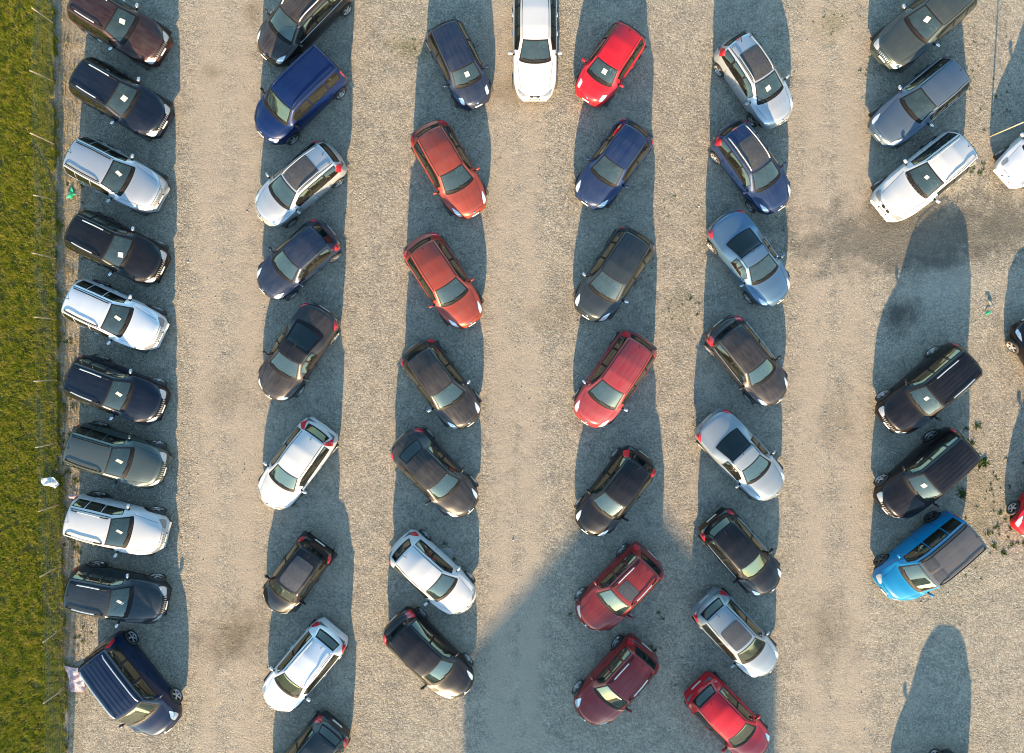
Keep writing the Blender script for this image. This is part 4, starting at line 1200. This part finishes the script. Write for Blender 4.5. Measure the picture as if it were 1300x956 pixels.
me.loops.foreach_set('vertex_index', F)
me.polygons.add(n * 8)
me.polygons.foreach_set('loop_start', np.arange(n * 8) * 3)
me.materials.append(stone_m)
me.update(calc_edges=True)
o = bpy.data.objects.new('loose_stones', me)
COL.objects.link(o)
tag(o, 'loose pale stones scattered over the gravel', 'stones', kind='stuff')

# ------------------------------------------------------------------ fences
wood_m = simple_mat('weathered_post', (0.38, 0.32, 0.22), .85, 0, 0, .25, 6)
wire_m = simple_mat('fence_wire', (0.09, 0.13, 0.13), .5, .2, 0, .1)


def fence(base_pts, label, hgt, posts=True):
    x0, y0 = base_pts[0]
    root = empty('wire_fence', (x0, y0, 0))
    tag(root, label, 'fence')
    P_ = [np.array((x - x0, y - y0, 0)) for x, y in base_pts]
    tops = []
    for p in P_:
        lean = np.array((rng.uniform(-.06, .06), rng.uniform(-.12, .05), 0))
        tp = p + lean + np.array((0, 0, hgt * rng.uniform(.96, 1.04)))
        tops.append(tp)
        m2 = MB()
        m2.tube([p, (p + tp) / 2 + np.array((.01, 0, 0)), tp, tp + np.array((0, 0, .012))], [.028, .027, .025, .010], 0, 7)
        m2.build('post', wood_m, root)
    m2 = MB()
    for a in range(len(P_) - 1):
        p, q, tp, tq = P_[a], P_[a + 1], tops[a], tops[a + 1]
        k = int(np.linalg.norm(q - p) / .11)
        for i in range(k):
            u = i / k
            s_ = .04 * math.sin(u * math.pi)
            b0, b1 = p * (1 - u) + q * u, tp * (1 - u) + tq * u
            b1 = b1 * .94 + b0 * .06 - np.array((0, 0, s_))
            m2.tube([b0 + np.array((0, 0, .03)), b1], .0036, 0, 3)
        for j in range(13):
            f = .03 + j * .91 / 12
            pts = []
            for u in np.linspace(0, 1, 5):
                b0, b1 = p * (1 - u) + q * u, tp * (1 - u) + tq * u
                pts.append(b0 * (1 - f) + b1 * f - np.array((0, 0, .04 * math.sin(u * math.pi) * f)))
            m2.tube(pts, .0036, 0, 3)
    m2.build('wire_mesh', wire_m, root)
    return root


pts = [W_(px, py) for px, py in ((68, -45), (69, 30), (69, 103), (70, 183), (72, 254), (72, 328), (73, 405), (74, 482), (74, 562), (76, 640), (80, 716), (82, 795), (84, 872), (86, 950), (88, 1030))]
fence(pts, 'sagging wire mesh fence on pale wooden posts between grass field and gravel', 1.42)
# single leaning post at the right
x, y = W_(1257, 173)
root = empty('marker_post', (x, y, 0))
tag(root, 'lone pale wooden post leaning out beside the pale hatchback at the right edge', 'post')
mb = MB()
mb.tube([(0, 0, 0), (.03, .01, 1.0), (.05, .02, 1.98), (.05, .02, 1.99)], [.032, .030, .028, .01], 0, 8)
mb.build('post', wood_m, root)
mb = MB()
mb.tube([(.062 * math.cos(a) * .6 + .05, .062 * math.sin(a) * .6 + .02, 1.86) for a in np.linspace(0, 6.28, 12, endpoint=False)], .008, 0, 5, True)
mb.build('wire_loop', wire_m, root)

# ------------------------------------------------------------------ litter


def crumpled(name, px, py, pts2d, amp, mat, label, cat, z=.03, res=16, rz=0.0, lift=None):
    """a crumpled sheet with the given outline (metres)"""
    x, y = W_(px, py)
    poly = np.array(pts2d, float)
    c = poly.mean(0)
    m2 = MB()
    nr, na = 7, 40
    seg = np.vstack([poly, poly[:1]])
    d = np.r_[0, np.cumsum(np.linalg.norm(np.diff(seg, axis=0), axis=1))]
    s_ = np.linspace(0, d[-1], na + 1)
    bx, by = np.interp(s_, d, seg[:, 0]), np.interp(s_, d, seg[:, 1])
    ph = rng.uniform(0, 6, 8)
    g = np.zeros((nr, na + 1, 3))
    for i, r_ in enumerate(np.linspace(0.001, 1, nr)):
        xx, yy = c[0] + (bx - c[0]) * r_, c[1] + (by - c[1]) * r_
        zz = z + amp * (np.abs(np.sin(7 * xx + 3 * yy + ph[0])) * .5 + np.abs(np.sin(11 * yy - 5 * xx + ph[1])) * .4 + .3 * np.sin(17 * xx + ph[2]) * np.sin(15 * yy + ph[3])) + amp * .6 * (1 - r_)
        if lift:
            zz = zz + np.clip(lift[0] * xx + lift[1] * yy + lift[2], 0, 9)
        g[i] = np.stack([xx, yy, zz], -1)
    m2.grid(g, 0, flip=True, smooth=False)
    o = m2.build(name, mat)
    o.location = (x, y, 0)
    o.rotation_euler = (0, 0, rz)
    so = o.modifiers.new('thick', 'SOLIDIFY')
    so.thickness = .004
    tag(o, label, cat)
    return o


crumpled('plastic_sheet', 67, 611, [(-.36, .15), (.12, .20), (.30, .02), (.36, -.10), (.20, -.26), (-.08, -.14), (-.34, -.12)], .10,
         simple_mat('white_plastic', (.72, .74, .70), .45, 0, 0, .08), 'crumpled white plastic sheet lying in grass beside the white off-roader', 'plastic sheet', .10)


def pink_mat():
    m, nd, lk = new_mat('pink_tarp')
    out = nd.new('ShaderNodeOutputMaterial')
    b = N(nd, 'ShaderNodeBsdfPrincipled', )
    b.inputs['Roughness'].default_value = .6
    tc = nd.new('ShaderNodeTexCoord')
    n1 = N(nd, 'ShaderNodeTexNoise', i_Scale=4.0, i_Detail=6.0)
    lk.new(tc.outputs['Object'], n1.inputs['Vector'])
    c = ramp(nd, lk, n1.outputs['Fac'], [(.36, (.36, .18, .22)), (.5, (.50, .37, .39)), (.62, (.55, .45, .45))])
    lk.new(c, b.inputs['Base Color'])
    lk.new(b.outputs[0], out.inputs[0])
    return m


PK = pink_mat()
crumpled('tarpaulin', 96, 860, [(-.46, .52), (.0, .42), (.38, .36), (.40, -.55), (-.16, -.55), (-.24, .1)], .035, PK,
         'faded pink tarpaulin scrap beside the navy minibus', 'tarpaulin', .06)
crumpled('cloth_scrap', 94, 630, [(-.22, .02), (.0, .12), (.16, .02), (.05, -.10), (-.12, -.06)], .05, PK, 'small pink cloth scrap behind the white off-roader', 'cloth', .05)
GRN = simple_mat('green_plastic', (.03, .42, .20), .4, 0, 0, .2)
crumpled('plastic_scrap', 92, 246, [(-.05, .26), (.02, .30), (.06, .05), (.14, -.02), (.05, -.10), (.02, -.26), (-.08, -.18), (-.22, -.20), (-.08, .02)], .06, GRN,
         'bright green plastic scrap on dry verge beside the silver off-roader', 'plastic scrap', .02)
crumpled('plastic_scrap', 1254, 396, [(-.16, -.14), (-.04, .10), (.02, .02), (.12, .06), (.06, -.06)], .05, GRN,
         'dark and bright green plastic scrap on gravel near right edge', 'plastic scrap', .02)
crumpled('rag', 1256, 384, [(-.20, .20), (-.06, .22), (.12, -.06), (.14, -.16), (.02, -.12), (-.12, .06)], .05, simple_mat('grey_rag', (.16, .18, .17), .9, 0, 0, .3),
         'dull grey rag lying on gravel beside the green scrap', 'rag', .02)
# square slab let into the gravel
x, y = W_(566, 704)
root = MB()
root.box((0, 0, .012), (.50, .52, .024), 0)
o = root.build('slab', simple_mat('concrete_slab', (.30, .29, .27), .9, 0, 0, .2, 5))
o.location = (x, y, 0)
o.rotation_euler = (0, 0, R(4))
bv = o.modifiers.new('bevel', 'BEVEL')
bv.width = .008
tag(o, 'square grey slab flush in the gravel beside the white hatchback', 'slab')

# ------------------------------------------------------------------ the barn south of the lot that shades the lower middle
d = 48.0
px_, py_ = W_(800, 592)
bx, by = px_ - d * math.tan(R(SUN_TILT)), py_ - d
zr = d * math.tan(R(SUN_EL))
hw, slope, ln = 6.3, .30, 16.0
ze = zr - hw * slope
root = empty('barn', (bx, by, 0))
tag(root, 'long low-pitched barn south of the lot, out of the picture', 'barn')
plaster = simple_mat('barn_plaster', (.42, .39, .34), .9, 0, 0, .15, 1.5)
tile = simple_mat('barn_roof_tile', (.22, .10, .07), .8, 0, 0, .3, 3)
mb = MB()
hw2 = hw - .4
vs = [(-hw2, -.5, 0), (hw2, -.5, 0), (hw2, -.5, ze - .1 + .4 * slope), (0, -.5, zr - .1), (-hw2, -.5, ze - .1 + .4 * slope)]
vb = [(x, -ln + .5, z) for x, y, z in vs]
mb.add(vs + vb, [(1, 0, 4, 3, 2), (5, 6, 7, 8, 9), (0, 5, 9, 4), (6, 1, 2, 7)], 0, False)
mb.build('wall', plaster, root)
mb = MB()
th_ = .12
prof = [(-hw, ze), (0, zr), (hw, ze), (hw, ze - th_), (0, zr - th_), (-hw, ze - th_)]
a_ = [(x, 0, z) for x, z in prof]
b_ = [(x, -ln, z) for x, z in prof]
mb.add(a_ + b_, [(0, 1, 7, 6), (1, 2, 8, 7), (2, 3, 9, 8), (3, 4, 10, 9), (4, 5, 11, 10), (5, 0, 6, 11), (0, 5, 4, 1), (1, 4, 3, 2), (6, 7, 10, 11), (7, 8, 9, 10)], 0, False)
mb.build('roof', tile, root)
mb = MB()
mb.box((0, -.47, 1.7), (3.6, .08, 3.4), 0)
for k in range(-1, 2):
    mb.box((k * 1.2, -.42, 1.7), (.06, .04, 3.3), 0)
mb.build('door', simple_mat('barn_door_wood', (.16, .10, .06), .8, 0, 0, .3, 4), root)
for x in (-5, 5):
    mb = MB()
    mb.box((x, -.47, 2.0), (1.2, .07, 1.1), 0)
    w = mb.build('window', simple_mat('window_frame_white', (.7, .7, .68), .5), root)
    mb = MB()
    mb.box((x, -.44, 2.0), (1.0, .06, .9), 0)
    mb.build('pane', M['roof_glass'], w)

# ------------------------------------------------------------------ light, sky, camera
wd = bpy.data.worlds.new('World')
SC.world = wd
wd.use_nodes = True
nt = wd.node_tree
nt.nodes.clear()
wo = nt.nodes.new('ShaderNodeOutputWorld')
bg = nt.nodes.new('ShaderNodeBackground')
sky = nt.nodes.new('ShaderNodeTexSky')
sky.sky_type = 'NISHITA'
sky.sun_disc = False
sky.sun_elevation = R(SUN_EL)
sky.sun_rotation = R(180 + SUN_TILT)
sky.altitude = 100
sky.air_density = 1.0
sky.dust_density = 0.6
sky.ozone_density = 2.5
bg.inputs['Strength'].default_value = 0.142
tn = nt.nodes.new('ShaderNodeMix')
tn.data_type = 'RGBA'
tn.blend_type = 'MULTIPLY'
tn.inputs[0].default_value = 1.0
tn.inputs[7].default_value = (0.94, 1.0, 0.90, 1)
nt.links.new(sky.outputs[0], tn.inputs[6])
nt.links.new(tn.outputs[2], bg.inputs['Color'])
nt.links.new(bg.outputs[0], wo.inputs['Surface'])

sd = bpy.data.lights.new('sun', 'SUN')
sd.energy = 4.8
sd.angle = R(0.5)
sd.color = (1.0, 0.71, 0.40)
so = bpy.data.objects.new('sun', sd)
COL.objects.link(so)
az = R(SUN_TILT)
dirv = Vector((math.sin(az) * math.cos(R(SUN_EL)), math.cos(az) * math.cos(R(SUN_EL)), -math.sin(R(SUN_EL))))
so.rotation_euler = dirv.to_track_quat('-Z', 'Y').to_euler()
so.location = (0, -30, 40)

cd = bpy.data.cameras.new('camera')
cd.sensor_fit = 'HORIZONTAL'
cd.sensor_width = 36.0
cd.lens = 36.0 * FPX / 1300.0
cd.shift_y = -(956 / 2 - PCY) / 1300.0
cd.clip_start = 0.5
cd.clip_end = 3000
co = bpy.data.objects.new('camera', cd)
co.location = (0, 0, CAM_H)
co.rotation_euler = (0, 0, 0)
COL.objects.link(co)
SC.camera = co

vs_ = SC.view_settings
vs_.view_transform = 'Standard'
vs_.look = 'None'
vs_.gamma = 1.0
vs_.use_curve_mapping = False
vs_.exposure = 1.93
SC.cycles.filter_width = 1.05
SC.cycles.max_bounces = 8
SC.cycles.transparent_max_bounces = 12
SC.cycles.caustics_reflective = False
SC.cycles.caustics_refractive = False
SC.cycles.sample_clamp_indirect = 4.0
